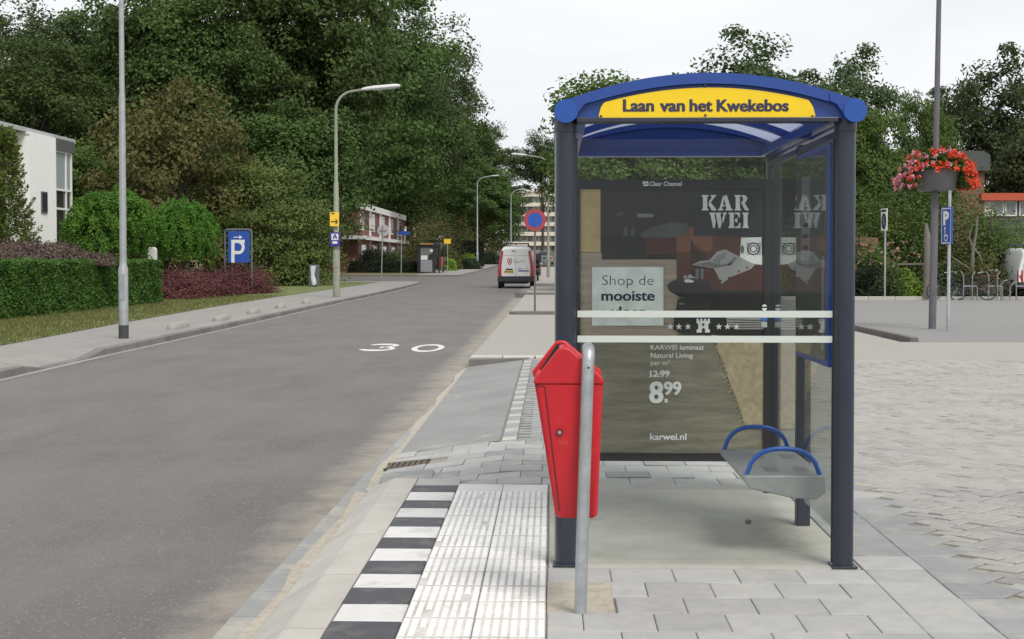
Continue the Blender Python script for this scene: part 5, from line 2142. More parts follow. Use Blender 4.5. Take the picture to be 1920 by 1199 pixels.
# street gully grate
M['iron'] = mat('cast_iron', (.10, .085, .065), .8, var=.35, vscale=20, bump=.4, bscale=60)
o = thing('gully_grate', 'rusty brown cast iron gully grate between kerb and road', 'drain', (-1.13, 11.12, -.108))
MB().box(-.17, -.16, -.2, .17, .16, -.004, M['iron']).build('frame', None, o, smooth=0)
mb = MB()
for i in range(7):
    x = -.15 + i * .045
    mb.box(x, -.13, -.004, x + .028, .13, .012, M['iron'])
mb.box(-.17, -.16, -.004, .17, -.135, .012, M['iron']).box(-.17, .135, -.004, .17, .16, .012, M['iron'])
mb.build('grating', None, o, smooth=0)
o.rotation_euler = (0, R(-6), 0)
o = MB().box(-.19, -.13, -.2, .19, .13, 0, M['paver_dark']).build('gully_block', None, None, smooth=0, bevel=.012)
o.location = (-1.05, 10.3, -.062)
o.rotation_euler = (R(6), R(-5), 0)
tag(o, 'loose dark grey kerb stone lying at the end of the block marking', 'kerb stone')

# signs on the car park
g = GP(1778, 621, 0)
o = thing('parking_sign', 'narrow blue P sign with a wheelchair mark turned partly away, on a grey pole', 'sign', g)
s_ = F / g.y
top = (621 - 360) / s_
MB().tube([(0, 0, 0), (0, 0, .55), (0, 0, .58), (.01, 0, top)], [.045, .045, .036, .034], 12, M['steel']).build('pole', None, o, smooth=50)
z0, z1 = (621 - 460) / s_, (621 - 391) / s_
ang = R(-79)
bo = MB().box(-.24, -.03, z0, .24, 0, z1, M['sign_blue']).build('plate', None, o, smooth=0, bevel=.006)
bo.location = (-.045, -.05, 0)
bo.rotation_euler = (0, 0, ang)
pn = Panel((0, -.031, 0), (1, 0, 0), (0, 0, 1), (0, -1, 0), .002)
pn.rect(-.215, z0 + .02, .215, z0 + .04, M['sign_white'], 1).rect(-.215, z1 - .04, .215, z1 - .02, M['sign_white'], 1).rect(-.215, z0 + .02, -.195, z1 - .02, M['sign_white'], 1).rect(.195, z0 + .02, .215, z1 - .02, M['sign_white'], 1)
pn.text('P', -.13, .13, z0 + .42, z1 - .08, M['sign_white'], 2, .05)
pn.ring(.0, z0 + .15, .085, .065, M['sign_white'], 2, 16, 120, 390).ell(-.05, z0 + .34, .03, .03, M['sign_white'], 2, 10)
pn.rect(-.06, z0 + .17, -.03, z0 + .31, M['sign_white'], 2).rect(-.04, z0 + .17, .06, z0 + .20, M['sign_white'], 2)
pn.build('face', bo)

g = GP(1659, 562, 0.0)
o = thing('round_sign', 'grey framed sign with dark round symbol at the back of the car park', 'sign', g)
s_ = F / g.y
z0, z1 = (562 - 434) / s_, (562 - 393) / s_
MB().tube([(0, 0, 0), (0, 0, z1)], .035, 10, M['steel']).build('pole', None, o)
bo = MB().box(-.36, -.03, z0, .36, 0, z1, M['sign_white']).build('plate', None, o, smooth=0, bevel=.006)
bo.location = (-.04, -.05, 0)
bo.rotation_euler = (0, 0, R(-86))
pn = Panel((0, -.031, (z0 + z1) / 2), (1, 0, 0), (0, 0, 1), (0, -1, 0), .002)
pn.ell(.0, -.06, .30, .30, M['sign_black'], 1, 24).ell(.0, -.06, .2, .2, M['frame_grey'], 2, 20).rect(-.3, .29, .3, .37, M['sign_black'], 1)
pn.build('face', bo)

# ------------------------------------------------------------------ flower basket
g = GP(1748, 617, 0)
zb = P(1755, 358, g.y).z
o = thing('flower_basket', 'grey bowl overflowing with red and pink flowers hung round the dark lamp post', 'flower basket', (g.x + .06, g.y, zb))
M['bowl'] = mat('bowl_grey', (.135, .135, .14), .6, var=.12, vscale=5)
MB().lathe([(.05, 0), (.37, 0), (.39, .02), (.45, .40), (.455, .44), (.43, .44), (.41, .36), (.05, .34)], 32, M['bowl']).build('bowl', None, o, smooth=40)
r = np.random.default_rng(77)


def dome(n, k0=.75, k1=1.0):
    a = r.uniform(0, 6.28, n)
    t = np.arccos(r.uniform(-.32, 1, n))
    k = r.uniform(k0, k1, n)
    return np.stack([k * .84 * np.sin(t) * np.cos(a), k * .78 * np.sin(t) * np.sin(a), .36 + k * .50 * np.cos(t) - .18 * np.sin(t) ** 6], 1)


C = dome(1500, .55, .97)
C = np.repeat(C, 4, 0) + r.normal(size=(6000, 3)) * .03
keep = ~((np.hypot(C[:, 0], C[:, 1]) < .5) & (C[:, 2] < .42)) & ~((np.abs(C[:, 0]) < .47) & (C[:, 1] < .1) & (C[:, 2] < .43))
V, Fq = leaf_quads(C[keep], .075, .7)
npmesh('foliage', V, Fq, M['hedge_leaf'], o)
M['petal_red'] = leafmat('petal_red', (.62, .035, .025), (.80, .10, .06), .2, 2)
M['petal_pink'] = leafmat('petal_pink', (.62, .16, .25), (.80, .42, .48), .2, 2)
for nm, n, m_, side in (('red_flowers', 210, 'petal_red', .25), ('pink_flowers', 105, 'petal_pink', -.25)):
    C = dome(n * 2, .94, 1.06)
    pr = r.uniform(-1, 1, len(C)) * .7 + np.sign(side) * C[:, 0]
    C = C[pr > -.1][:n]
    keep = ~((np.hypot(C[:, 0], C[:, 1]) < .52) & (C[:, 2] < .44)) & ~((np.abs(C[:, 0]) < .46) & (C[:, 1] < .1) & (C[:, 2] < .40))
    C = C[keep]
    per = 16
    q = np.repeat(C, per, 0)
    q = q + r.normal(size=q.shape) * .024
    V, Fq = leaf_quads(q, .052, .9)
    npmesh(nm, V, Fq, M[m_], o)

# bare wooden post and dead branchy trunk
g = GP(1737, 558, .1)
mb = MB()
mb.tube([(0, 0, 0), (.02, 0, .3), (.03, .01, 1.2), (.01, 0, 2.3), (-.03, 0, 2.75)], [.16, .13, .125, .12, .04], 9, M['bark_grey'])
o = mb.build('wooden_post', None, None, smooth=60)
o.location = g
tag(o, 'bare grey tree stump post standing left of the dark lamp pole', 'post')
g = P(1797, 540, 57.4)
mb = MB()
mb.tube([(0, 0, 0), (.02, 0, 1.0), (.05, 0, 1.9), (.16, 0, 2.5), (.2, 0, 3.1)], [.09, .08, .06, .05, .02], 7, M['bark_grey'])
mb.tube([(.05, 0, 1.9), (.3, -.02, 1.6), (.42, 0, 1.2)], [.05, .04, .015], 6, M['bark_grey'])
mb.tube([(.05, 0, 1.9), (-.12, 0, 2.3), (.02, 0, 2.8)], [.05, .035, .01], 6, M['bark_grey'])
mb.tube([(.02, -.02, 1.0), (-.5, -.1, 1.35), (-1.0, -.1, 1.7)], [.04, .03, .01], 6, M['bark_grey'])
o = mb.build('bare_trunk', None, None, smooth=60)
o.location = (g.x, 55.6, .05)
tag(o, 'bare forked grey trunk right of the blue wheelchair parking sign', 'tree trunk')

# ------------------------------------------------------------------ bicycles and stands
M['tyre'] = mat('tyre', (.018, .018, .018), .8)
M['bike_dark'] = mat('bike_dark', (.022, .024, .035), .4)
M['bike_red'] = mat('bike_red', (.10, .02, .025), .45)


def bicycle(label, fm, loc, rz, group):
    o = thing('bicycle', label, 'bicycle', loc, rz, group)
    for x in (-.53, .53):
        mb = MB()
        mb.tube([(x + .33 * math.cos(R(a)), 0, .35 + .33 * math.sin(R(a))) for a in range(0, 361, 15)], .019, 6, M['tyre'], caps=False)
        wo = mb.build('wheel', None, o, smooth=60)
        mb = MB()
        for a in range(0, 180, 20):
            c, s = .32 * math.cos(R(a)), .32 * math.sin(R(a))
            mb.tube([(x - c, 0, .35 - s), (x + c, 0, .35 + s)], .0025, 4, M['steel'])
        mb.build('spokes', None, wo)
    mb = MB()
    for a, b in (((-.53, 0, .35), (-.10, 0, .30)), ((-.53, 0, .35), (-.22, 0, .82)), ((-.10, 0, .30), (-.22, 0, .86)), ((-.10, 0, .30), (.40, 0, .72)), ((-.21, 0, .80), (.38, 0, .82)), ((.36, 0, .98), (.42, 0, .66)), ((.42, 0, .66), (.53, 0, .35))):
        mb.tube([a, b], .02, 8, fm)
    mb.build('frame', None, o)
    MB().tube([(.22, -.28, 1.0), (.36, -.2, 1.04), (.36, .2, 1.04), (.22, .28, 1.0)], .014, 8, M['steel']).build('handlebar', None, o)
    MB().loft([[(-.36, -.08, .9), (-.36, .08, .9), (-.36, .06, .96), (-.36, -.06, .96)], [(-.08, -.02, .9), (-.08, .02, .9), (-.08, .02, .95), (-.08, -.02, .95)]], M['tyre']).build('saddle', None, o, bevel=.01)
    MB().box(-.75, -.06, .70, -.35, .06, .715, M['bike_dark']).build('carrier', None, o, smooth=0)
    return o


g = GP(1768, 561, .02)
bicycle('dark bicycle parked just right of the blue wheelchair sign pole', M['bike_dark'], (P(1772, 520, 53.0).x, 53.0, .0), R(28), 'bicycles at the stands')
bicycle('dark blue bicycle leaning in the left bicycle stand', M['bike_dark'], (P(1822, 520, 53.1).x, 53.0, .0), R(-24), 'bicycles at the stands')
bicycle('dark red bicycle behind the bicycle stands', M['bike_red'], (P(1848, 520, 54.5).x, 54.4, .07), R(8), 'bicycles at the stands')


M['stand_steel'] = mat('stand_steel', (.22, .23, .235), .5, metal=.3, var=.15, vscale=6)


def stand(label, x, y, tall):
    o = thing('bicycle_stand', label, 'bicycle stand', (x, y, 0), 0, 'steel bicycle stands')
    if tall:
        for dx in (-.16, .16):
            MB().tube([(dx, 0, 0), (dx, 0, .75), (dx, 0, .92), (dx + .10 * (1 if dx > 0 else -1), 0, 1.06)], .024, 8, M['stand_steel']).build('upright', None, o)
        MB().tube([(-.16, 0, .52), (.3, 0, .52), (.34, 0, .46), (.34, 0, 0)], .024, 8, M['stand_steel']).build('rail', None, o)
    else:
        MB().tube([(-.22, 0, 0), (-.22, 0, .55), (-.10, 0, .72), (.02, 0, .74)], .024, 8, M['stand_steel']).build('upright', None, o)
        MB().tube([(.12, 0, 0), (.12, 0, .5), (.24, 0, .66), (.36, 0, .68)], .024, 8, M['stand_steel']).build('upright', None, o)
    return o


for u, tall, lab in ((1815, 1, 'steel bicycle stand with two tall arms behind the dark blue bicycle'), (1862, 1, 'steel bicycle stand with two tall arms left of the low curved one'), (1888, 0, 'low steel bicycle stand with two curved arms'), (1914, 1, 'steel bicycle stand in front of the white vehicle at the right edge')):
    stand(lab, P(u, 520, 53.6 - .7).x, 52.9, tall)

# ------------------------------------------------------------------ vehicles
M['van_white'] = mat('van_white', (.70, .71, .70), .35, coat=.3, var=.04, vscale=2)
M['van_red'] = mat('van_red', (.36, .03, .05), .35, coat=.3)
M['bumper'] = mat('bumper', (.03, .032, .04), .6)
M['tail'] = mat('tail_light', (.40, .012, .02), .2, coat=.5)
M['dark_glass'] = mat('dark_glass', (.02, .025, .03), .1)
M['plate_y'] = mat('plate_yellow', (.62, .44, .06), .5)
M['van_line'] = mat('van_line', (.22, .23, .24), .5)
M['letter_grey'] = mat('letter_grey', (.25, .26, .28), .6)


def rrect(w_, z0, z1, top_in, r_, y, n=5):
    """rounded cross section, narrower at the top"""
    out = []
    wt = w_ - top_in
    for (sx, z, a0, hw) in ((1, z1, 0, wt), (-1, z1, 90, wt), (-1, z0, 180, w_), (1, z0, 270, w_)):
        sz = 1 if z == z1 else -1
        rr = r_ if sz > 0 else r_ * .6
        for k in range(n):
            a = R(a0 + 90 * k / (n - 1))
            out.append((sx * (hw - rr) + rr * math.cos(a), y, z - sz * rr + rr * math.sin(a)))
    return out


def make_van(label, loc, side):
    o = thing('van', label, 'van', loc)
    W2 = .90
    bd = MB()
    rings = [rrect(.86, .42, 1.66, .17, .12, 0.02), rrect(W2, .36, 1.78, .19, .16, .10), rrect(W2, .34, 1.83, .2, .18, .5), rrect(W2, .34, 1.84, .2, .18, 2.2), rrect(W2, .34, 1.80, .21, .2, 2.7),
             rrect(.90, .34, 1.35, .1, .15, 3.5), rrect(.89, .34, 1.08, .08, .14, 3.7), rrect(.86, .34, .98, .1, .14, 4.25), rrect(.74, .40, .80, .1, .12, 4.4)]
    bd.loft(rings, M[side])
    bd.mi(M['van_white'])
    bo = bd.build('body', None, o, smooth=50)
    for pl in bo.data.polygons:
        c_ = pl.center
        if not (abs(pl.normal.x) > .5 and c_.z < 1.62):
            pl.material_index = len(bo.data.materials) - 1
    # rear doors: two leaves with the shape of the tail
    for s in (-1, 1):
        mb = MB()
        xi, = (s * .008,)
        prof = [(xi, .50), (s * .69, .50), (s * .715, .62), (s * .70, 1.05), (s * .60, 1.62), (s * .55, 1.70), (xi, 1.73)]
        mb.prism(prof, 'y', -.035, .03, M['van_white'])
        d = mb.build('rear_door', None, o, smooth=0, bevel=.014)
        MB().box(min(s * .06, s * .66), -.043, 1.425, max(s * .06, s * .62), -.036, 1.437, M['van_line']).build('crease', None, d, smooth=0)
        MB().prism([(s * .70, .54), (s * .875, .54), (s * .87, 1.0), (s * .715, 1.62), (s * .615, 1.63), (s * .712, 1.05), (s * .72, .62)], 'y', -.012, .05, M[side]).build('corner_panel', None, o, smooth=0, bevel=.006)
        # tail light, tall on the corner
        tl = MB()
        tl.loft([[(s * .70, -.02, .52), (s * .86, .0, .52), (s * .89, .12, .52), (s * .72, .05, .52)],
                 [(s * .72, -.025, .70), (s * .875, -.005, .70), (s * .905, .12, .70), (s * .74, .05, .70)],
                 [(s * .715, -.02, 1.0), (s * .85, .0, 1.0), (s * .875, .12, 1.0), (s * .73, .05, 1.0)]], M['tail'])
        tl.build('tail_light', None, o, smooth=0, bevel=.01)
        MB().box(min(s * .74, s * .85), -.034, .74, max(s * .74, s * .85), -.02, .80, M['sign_red']).build('reflector', None, o, smooth=0)
        # mirror
        MB().loft([[(s * .92, 3.35 + y, 1.05 + z) for y, z in ((0, 0), (.1, 0), (.1, .2), (0, .2))], [(s * 1.10, 3.33 + y, 1.06 + z) for y, z in ((0, 0), (.08, .02), (.08, .17), (0, .19))]], M['bumper']).build('mirror', None, o, bevel=.02)
        for y in (.72, 3.52):
            wh = MB()
            wh.tube([(s * .68, y, .31), (s * .89, y, .31)], .315, 24, M['tyre'])
            wo = wh.build('wheel', None, o, smooth=40)
            MB().tube([(s * .885, y, .31), (s * .90, y, .31)], .20, 18, M['alu']).build('rim', None, wo, smooth=40)
    MB().loft([rrect(.87, .30, .52, .01, .05, -.09), rrect(.91, .28, .53, .01, .05, -.02), rrect(.91, .28, .53, .01, .05, .25)], M['bumper']).build('bumper', None, o, smooth=40)
    MB().box(-.6, .1, .2, .6, 4.0, .34, M['bumper']).build('underbody', None, o, smooth=0)
    # plate, handle, emblem, lettering
    pl = MB().box(-.58, -.046, .66, -.10, -.036, .78, M['plate_y']).build('number_plate', None, o, smooth=0)
    pn = Panel((0, -.047, 0), (1, 0, 0), (0, 0, 1), (0, -1, 0), .002)
    for i, x in enumerate((-.53, -.46, -.36, -.29, -.20)):
        pn.rect(x, .69, x + .045, .75, M['sign_black'], 1)
    pn.build('plate_characters', pl)
    MB().box(-.50, -.06, .80, -.16, -.036, .86, M['bumper']).build('handle_strip', None, o, smooth=0, bevel=.01)
    MB().box(.10, -.055, .74, .64, -.036, .785, M['sign_navy']).box(.10, -.05, .85, .30, -.036, .885, M['letter_grey']).box(.52, -.05, .86, .60, -.036, .885, M['letter_grey']).build('badge_strip', None, o, smooth=0)
    pn = Panel((0, -.0365, 0), (1, 0, 0), (0, 0, 1), (0, -1, 0), .002)
    pn.poly([(-.42, 1.28), (-.31, 1.31), (-.20, 1.28), (-.20, 1.12), (-.25, 1.05), (-.31, 1.01), (-.37, 1.05), (-.42, 1.12)], M['sign_red'], 1)
    pn.poly([(-.38, 1.25), (-.31, 1.27), (-.24, 1.25), (-.24, 1.13), (-.31, 1.06), (-.38, 1.13)], M['van_white'], 2)
    pn.poly([(-.35, 1.22), (-.31, 1.235), (-.27, 1.22), (-.27, 1.14), (-.31, 1.10), (-.35, 1.14)], M['sign_red'], 3)
    for (x, z, n_) in ((-.13, 1.235, 2), (-.13, 1.165, 12), (-.13, 1.095, 7)):
        for i in range(n_):
            if abs(x + i * .052) > .02:
                pn.rect(x + i * .052, z, x + i * .052 + .038, z + .03, M['letter_grey'], 1)
    pn.build('lettering', o)
    MB().box(-.20, -.05, 1.60, -.05, -.036, 1.64, M['bumper']).build('brake_light', None, o, smooth=0)
    # roof rack
    mb = MB()
    for y in (.25, 1.2, 2.1):
        mb.box(-.62, y, 1.93, .62, y + .05, 1.97, M['bumper'])
        mb.box(-.62, y, 1.8, -.58, y + .05, 1.95, M['bumper']).box(.58, y, 1.8, .62, y + .05, 1.95, M['bumper'])
    for x in (-.62, .58):
        mb.box(x, .15, 1.955, x + .04, 2.3, 1.99, M['steel'])
    mb.tube([(-.62, .2, 1.98), (-.62, .2, 2.08)], .02, 6, M['steel'])
    mb.build('roof_rack', None, o, smooth=0)
    for s in (-1, 1):
        MB().add([(s * .915, 2.0, 1.15), (s * .915, 3.15, 1.10), (s * .80, 2.75, 1.60), (s * .78, 2.0, 1.62)], [(0, 1, 2, 3)], M['dark_glass']).build('side_window', None, o, smooth=0)
    return o


g = GP(968, 541, -.15)
vz = g.z
vs_ = (65 / (F / g.y)) / 1.81
van = make_van('white van with red sides and a red shield emblem driving away down the street', (g.x - .02, g.y, vz), 'van_red')
van.scale = (vs_ * 1.06, vs_, vs_ * 1.2)
van2 = make_van('white van cut off by the right edge behind the bicycle stands', (P(1950, 520, 55.0).x, 54.8, .1), 'van_white')

# scooter parked beyond the van
g = GP(1008, 527, 0)
sco = thing('motor_scooter', 'black motor scooter with a screen and mirrors standing right of the van', 'scooter', g)
for y in (0.0, 1.25):
    MB().tube([(-.06, y + .25, .25), (.06, y + .25, .25)], .25, 20, M['tyre']).build('wheel', None, sco, smooth=40)
MB().loft([[(-.11, -.05, .5), (.11, -.05, .5), (.10, -.02, .75), (-.10, -.02, .75)], [(-.19, .4, .45), (.19, .4, .45), (.18, .4, .85), (-.18, .4, .85)], [(-.16, .9, .3), (.16, .9, .3), (.15, .9, .5), (-.15, .9, .5)],
           [(-.2, 1.2, .3), (.2, 1.2, .3), (.2, 1.2, 1.0), (-.2, 1.2, 1.0)], [(-.14, 1.45, .5), (.14, 1.45, .5), (.12, 1.42, .95), (-.12, 1.42, .95)]], M['bike_dark']).build('body', None, sco, smooth=40, bevel=.03)
MB().box(-.16, -.05, .86, .16, .30, 1.12, M['bumper']).build('top_case', None, sco, smooth=0, bevel=.06)
MB().box(-.14, .3, .84, .14, .9, .93, M['tyre']).build('saddle', None, sco, smooth=0, bevel=.04)
MB().tube([(-.38, 1.1, 1.12), (0, 1.2, 1.08), (.38, 1.1, 1.12)], .025, 8, M['bumper']).build('handlebar', None, sco)
MB().prism([(-.17, 1.05), (.17, 1.05), (.24, 1.35), (.18, 1.62), (-.18, 1.62), (-.24, 1.35)], 'y', 1.28, 1.30, M['dark_glass']).build('windscreen', None, sco, smooth=0, bevel=.008)
for s in (-1, 1):
    MB().box(s * .40 - .09, 1.1, 1.30, s * .40 + .09, 1.13, 1.40, M['bumper']).tube([(s * .34, 1.12, 1.12), (s * .40, 1.12, 1.32)], .012, 6, M['bumper']).build('mirror', None, sco, smooth=0)
MB().box(-.08, -.06, .66, .08, -.03, .74, M['tail']).build('tail_light', None, sco, smooth=0)
sco.scale = (1.05, 1.05, 1.08)

# a distant grey car on the street behind the sign
g = GP(1030, 509, 0)
car = thing('parked_car', 'small distant grey car parked beyond the scooter, beside the pale lamp', 'car', (P(1016, 500, 150).x + .3, 150, gz(150) - .02))
M['car_grey'] = mat('car_grey', (.22, .24, .26), .3, coat=.4)
MB().loft([rrect(.82, .25, .95, .12, .12, 0), rrect(.88, .22, .98, .1, .15, .3), rrect(.88, .22, .95, .1, .15, 3.2), rrect(.8, .25, .8, .1, .1, 3.9)], M['car_grey']).build('body', None, car, smooth=50)
MB().loft([rrect(.72, .93, 1.0, .05, .03, .1), rrect(.70, .93, 1.42, .12, .12, .6), rrect(.70, .93, 1.45, .12, .12, 1.8), rrect(.72, .9, 1.0, .05, .03, 2.9)], M['dark_glass']).build('cabin', None, car, smooth=50)
for s in (-1, 1):
    for y in (.7, 3.1):
        MB().tube([(s * .68, y, .3), (s * .88, y, .3)], .3, 16, M['tyre']).build('wheel', None, car, smooth=40)
    MB().box(s * .65 - .13, -.02, .65, s * .65 + .13, .03, .8, M['tail']).build('tail_light', None, car, smooth=0)

# ------------------------------------------------------------------ buildings
M['render'] = mat('white_render', (.84, .84, .83), .8, var=.05, vscale=1.2, bump=.1, bscale=30)
M['white_wood'] = mat('white_wood', (.72, .72, .70), .6)
M['roof_edge'] = mat('roof_edge', (.42, .43, .45), .5, var=.1, vscale=1)
M['soffit'] = mat('soffit', (.075, .085, .08), .7)
M['win'] = mat('window_glass', (.16, .18, .19), .08, spec=.8)
M['win_dark'] = mat('window_dark', (.035, .035, .04), .08, spec=.8)
M['curtain'] = mat('curtain', (.26, .29, .30), .7, var=.12, vscale=3, stretch=(6, 6, .3))


def brickmat(name, c1, c2, mortar):
    m = bpy.data.materials.new(name)
    n, l = nt(m)
    b = n['Principled BSDF']
    b.inputs['Roughness'].default_value = .9
    tc = n.new('ShaderNodeTexCoord')
    sx = n.new('ShaderNodeSeparateXYZ')
    l.new(tc.outputs['Object'], sx.inputs[0])
    ad = n.new('ShaderNodeMath')
    l.new(sx.outputs[0], ad.inputs[0])
    l.new(sx.outputs[1], ad.inputs[1])
    cb = n.new('ShaderNodeCombineXYZ')
    l.new(ad.outputs[0], cb.inputs[0])
    l.new(sx.outputs[2], cb.inputs[1])
    br = n.new('ShaderNodeTexBrick')
    br.inputs['Color1'].default_value = (*c1, 1)
    br.inputs['Color2'].default_value = (*c2, 1)
    br.inputs['Mortar'].default_value = (*mortar, 1)
    br.inputs['Scale'].default_value = 1
    br.inputs['Mortar Size'].default_value = .008
    br.inputs['Brick Width'].default_value = .22
    br.inputs['Row Height'].default_value = .07
    l.new(cb.outputs[0], br.inputs['Vector'])
    l.new(br.outputs['Color'], b.inputs['Base Color'])
    return m


M['brick'] = brickmat('red_brick', (.150, .042, .032), (.195, .064, .048), (.15, .12, .11))
M['brick_r'] = brickmat('orange_brick', (.20, .075, .05), (.25, .10, .07), (.2, .17, .15))

# white modern house at the left
HX = P(55, 300, 63.5).x
Yc = 63.5
o = thing('white_house', 'white rendered modern house with a flat overhanging roof behind the conifer', 'house', (HX, Yc, -.05))
yE1 = F * 1.0 * 0 + 0
# far ends measured on the facade plane X = HX
def y_on_facade(u):
    lo, hi = 40, 120
    for _ in range(50):
        m = (lo + hi) / 2
        if P(u, 300, m).x > HX:
            hi = m
        else:
            lo = m
    return lo


def y_on(u, X):
    # u grows with Y for a plane X = const on the left
    lo, hi = 20, 200
    for _ in range(60):
        m = (lo + hi) / 2
        if P(u, 300, m).x < X:
            hi = m
        else:
            lo = m
    return lo


ya, yb = y_on(105, HX), y_on(137, HX)
zr_ = P(55, 247, Yc).z + .05
MB().box(-14, 0, 0, 0, ya - Yc, zr_, M['render']).build('wall', None, o, smooth=0)
MB().box(-14, ya - Yc + .005, 0, -.35, yb - Yc + .05, zr_, M['render']).build('rear_wall', None, o, smooth=0)
xr = P(140, 263, yb + .6).x - HX
zt_ = P(140, 262, yb + .6).z + .05
MB().box(-15, -7.0, zt_ - .20, xr, yb - Yc + .7, zt_, M['roof_edge']).build('roof_slab', None, o, smooth=0)
MB().box(-14.9, -6.9, zr_ + .003, xr - .05, yb - Yc + .6, zt_ - .203, M['soffit']).build('soffit', None, o, smooth=0)
MB().box(-.1, ya - Yc + .003, zr_ - .55, .04, yb - Yc + .1, zr_, M['soffit']).build('lintel', None, o, smooth=0)
# tall glazing: posts, transoms, panes
L_ = yb - ya
fr = MB()
y0_ = ya - Yc
for t in (.0, .62, .93):
    fr.box(-.16, y0_ + L_ * t + .006, .02, -.03, y0_ + L_ * t + .1 + (.02 if t > .9 else 0), zr_ - .56, M['white_wood'])
gw = fr.build('window_frame', None, o, smooth=0)
zv = lambda v: P(115, v, ya).z + .05
tr = MB()
for v in (282, 355, 391):
    tr.box(-.155, y0_ + .11, zv(v) - .05, -.035, y0_ + L_ * .93, zv(v) + .05, M['white_wood'])
tr.build('transom', None, gw, smooth=0)
MB().box(-.12, y0_ + .05, zv(355) + .05, -.10, y0_ + L_ * .93, zv(282), M['curtain']).build('window_pane', None, o, smooth=0)
MB().box(-.12, y0_ + .05, .1, -.10, y0_ + L_ * .93, zv(355) - .05, M['win_dark']).build('window_pane', None, o, smooth=0)
wy0, wy1 = y_on(76, HX) - Yc, y_on(87, HX) - Yc
wz0, wz1 = P(80, 400, Yc + wy0).z + .05, P(80, 359, Yc + wy0).z + .05
wf = MB().box(.002, wy0, wz0, .05, wy1, wz1, M['frame_grey']).build('window', None, o, smooth=0)
MB().box(.0502, wy0 + .07, wz0 + .07, .056, wy1 - .07, wz1 - .07, M['win_dark']).build('pane', None, wf, smooth=0)
MB().box(-14.0, -.05, zr_ - .12, .03, -.003, zr_, M['white_wood']).build('trim', None, o, smooth=0)


def terrace(label, X, Ya, Yb, z0, H, n, depth, wins):
    """row of two-storey brick houses, facade facing the street on the plane X"""
    o = thing('brick_terrace', label, 'terraced house', (X, Ya, z0))
    L = Yb - Ya
    MB().box(-depth, 0, -.3, 0, L, H - .55, M['brick']).build('wall', None, o, smooth=0)
    MB().box(-depth - .15, -.15, H - .55, .18, L + .15, H, M['white_wood']).build('roof_fascia', None, o, smooth=0)
    MB().box(-depth - .12, -1.2, H * .46, .55, L + .6, H * .46 + .32, M['white_wood']).build('canopy', None, o, smooth=0)
    mb = MB()
    for i in range(1, n):
        y = L * i / n
        MB().box(.002, y - .09, 0, .16, y + .09, H - .55, M['white_wood']).build('party_post', None, o, smooth=0)
    for i in range(n):
        for (t, w_, z_, h_) in wins:
            y = L * (i + t) / n
            f = MB().box(.003, y, H * z_, .07, y + w_, H * (z_ + h_), M['white_wood']).build('window', None, o, smooth=0)
            MB().box(.071, y + .1, H * z_ + .1, .08, y + w_ / 2 - .04, H * (z_ + h_) - .1, M['win']).box(.071, y + w_ / 2 + .04, H * z_ + .1, .08, y + w_ - .1, H * (z_ + h_) - .1, M['win_dark']).build('pane', None, f, smooth=0)
    MB().box(-depth * .5, L * .1, H, -depth * .5 + .5, L * .1 + .8, H + .8, M['soffit']).build('chimney', None, o, smooth=0)
    return o


Yt = YJ1 + 12
XT = P(671, 430, Yt).x
Yt2 = y_on(758, XT)
zT = gz(Yt)
Ht = P(671, 381, Yt).z - zT + .1
terrace('red brick terrace with a white fascia and white windows across the side street', XT, Yt, Yt2, zT, Ht, 5, 5, ((.2, 2.0, .60, .27), (.25, 3.0, .12, .27)))
Yt = y_on(833, XT + .5)
Yt2 = y_on(858, XT + .5)
Ht = P(833, 420, Yt).z - gz(Yt)
terrace('distant red brick terrace with white windows seen between the olive trees', XT + .5, Yt, Yt2, gz(Yt), Ht, 4, 3, ((.2, 2.6, .58, .28), (.25, 3.4, .12, .27)))

# apartment block closing the street
Yb_ = 360
xa, xb = P(950, 400, Yb_).x, P(1062, 400, Yb_).x
M['balcony'] = mat('balcony', (.62, .58, .49), .7, var=.08, vscale=.3)
M['facade_dark'] = mat('facade_dark', (.16, .165, .17), .6, var=.3, vscale=.5, stretch=(1, 1, .4))
zg = gz(Yb_)
o = thing('apartment_building', 'distant apartment block with rows of cream balconies at the end of the street', 'apartment block', ((xa + xb) / 2, Yb_, zg))
hw = (xb - xa) / 2
zt_ = P(1000, 362, Yb_).z - zg
MB().box(-hw, 1.2, -.5, hw, 14, zt_, M['facade_dark']).build('wall', None, o, smooth=0)
nf = 6
fh = zt_ / nf
for i in range(nf):
    z = fh * i + fh * .62
    MB().box(-hw - .3 + (.0 if i > 2 else -.0), -.4, z, hw + .3, 1.19, z + fh * .40, M['balcony']).build('balcony', None, o, smooth=0)
    for k in range(5):
        x = -hw + 2 * hw * (k + .2) / 5
        f = MB().box(x, 1.1, z - fh * .5, x + 1.6, 1.195, z - .02, M['white_wood']).build('window', None, o, smooth=0)
        MB().box(x + .15, 1.05, z - fh * .5 + .1, x + 1.45, 1.095, z - .1, M['win']).build('pane', None, f, smooth=0)
MB().box(-hw - .5, -.6, zt_ + .003, hw + .5, 14.5, zt_ + .6, M['balcony']).build('roof', None, o, smooth=0)

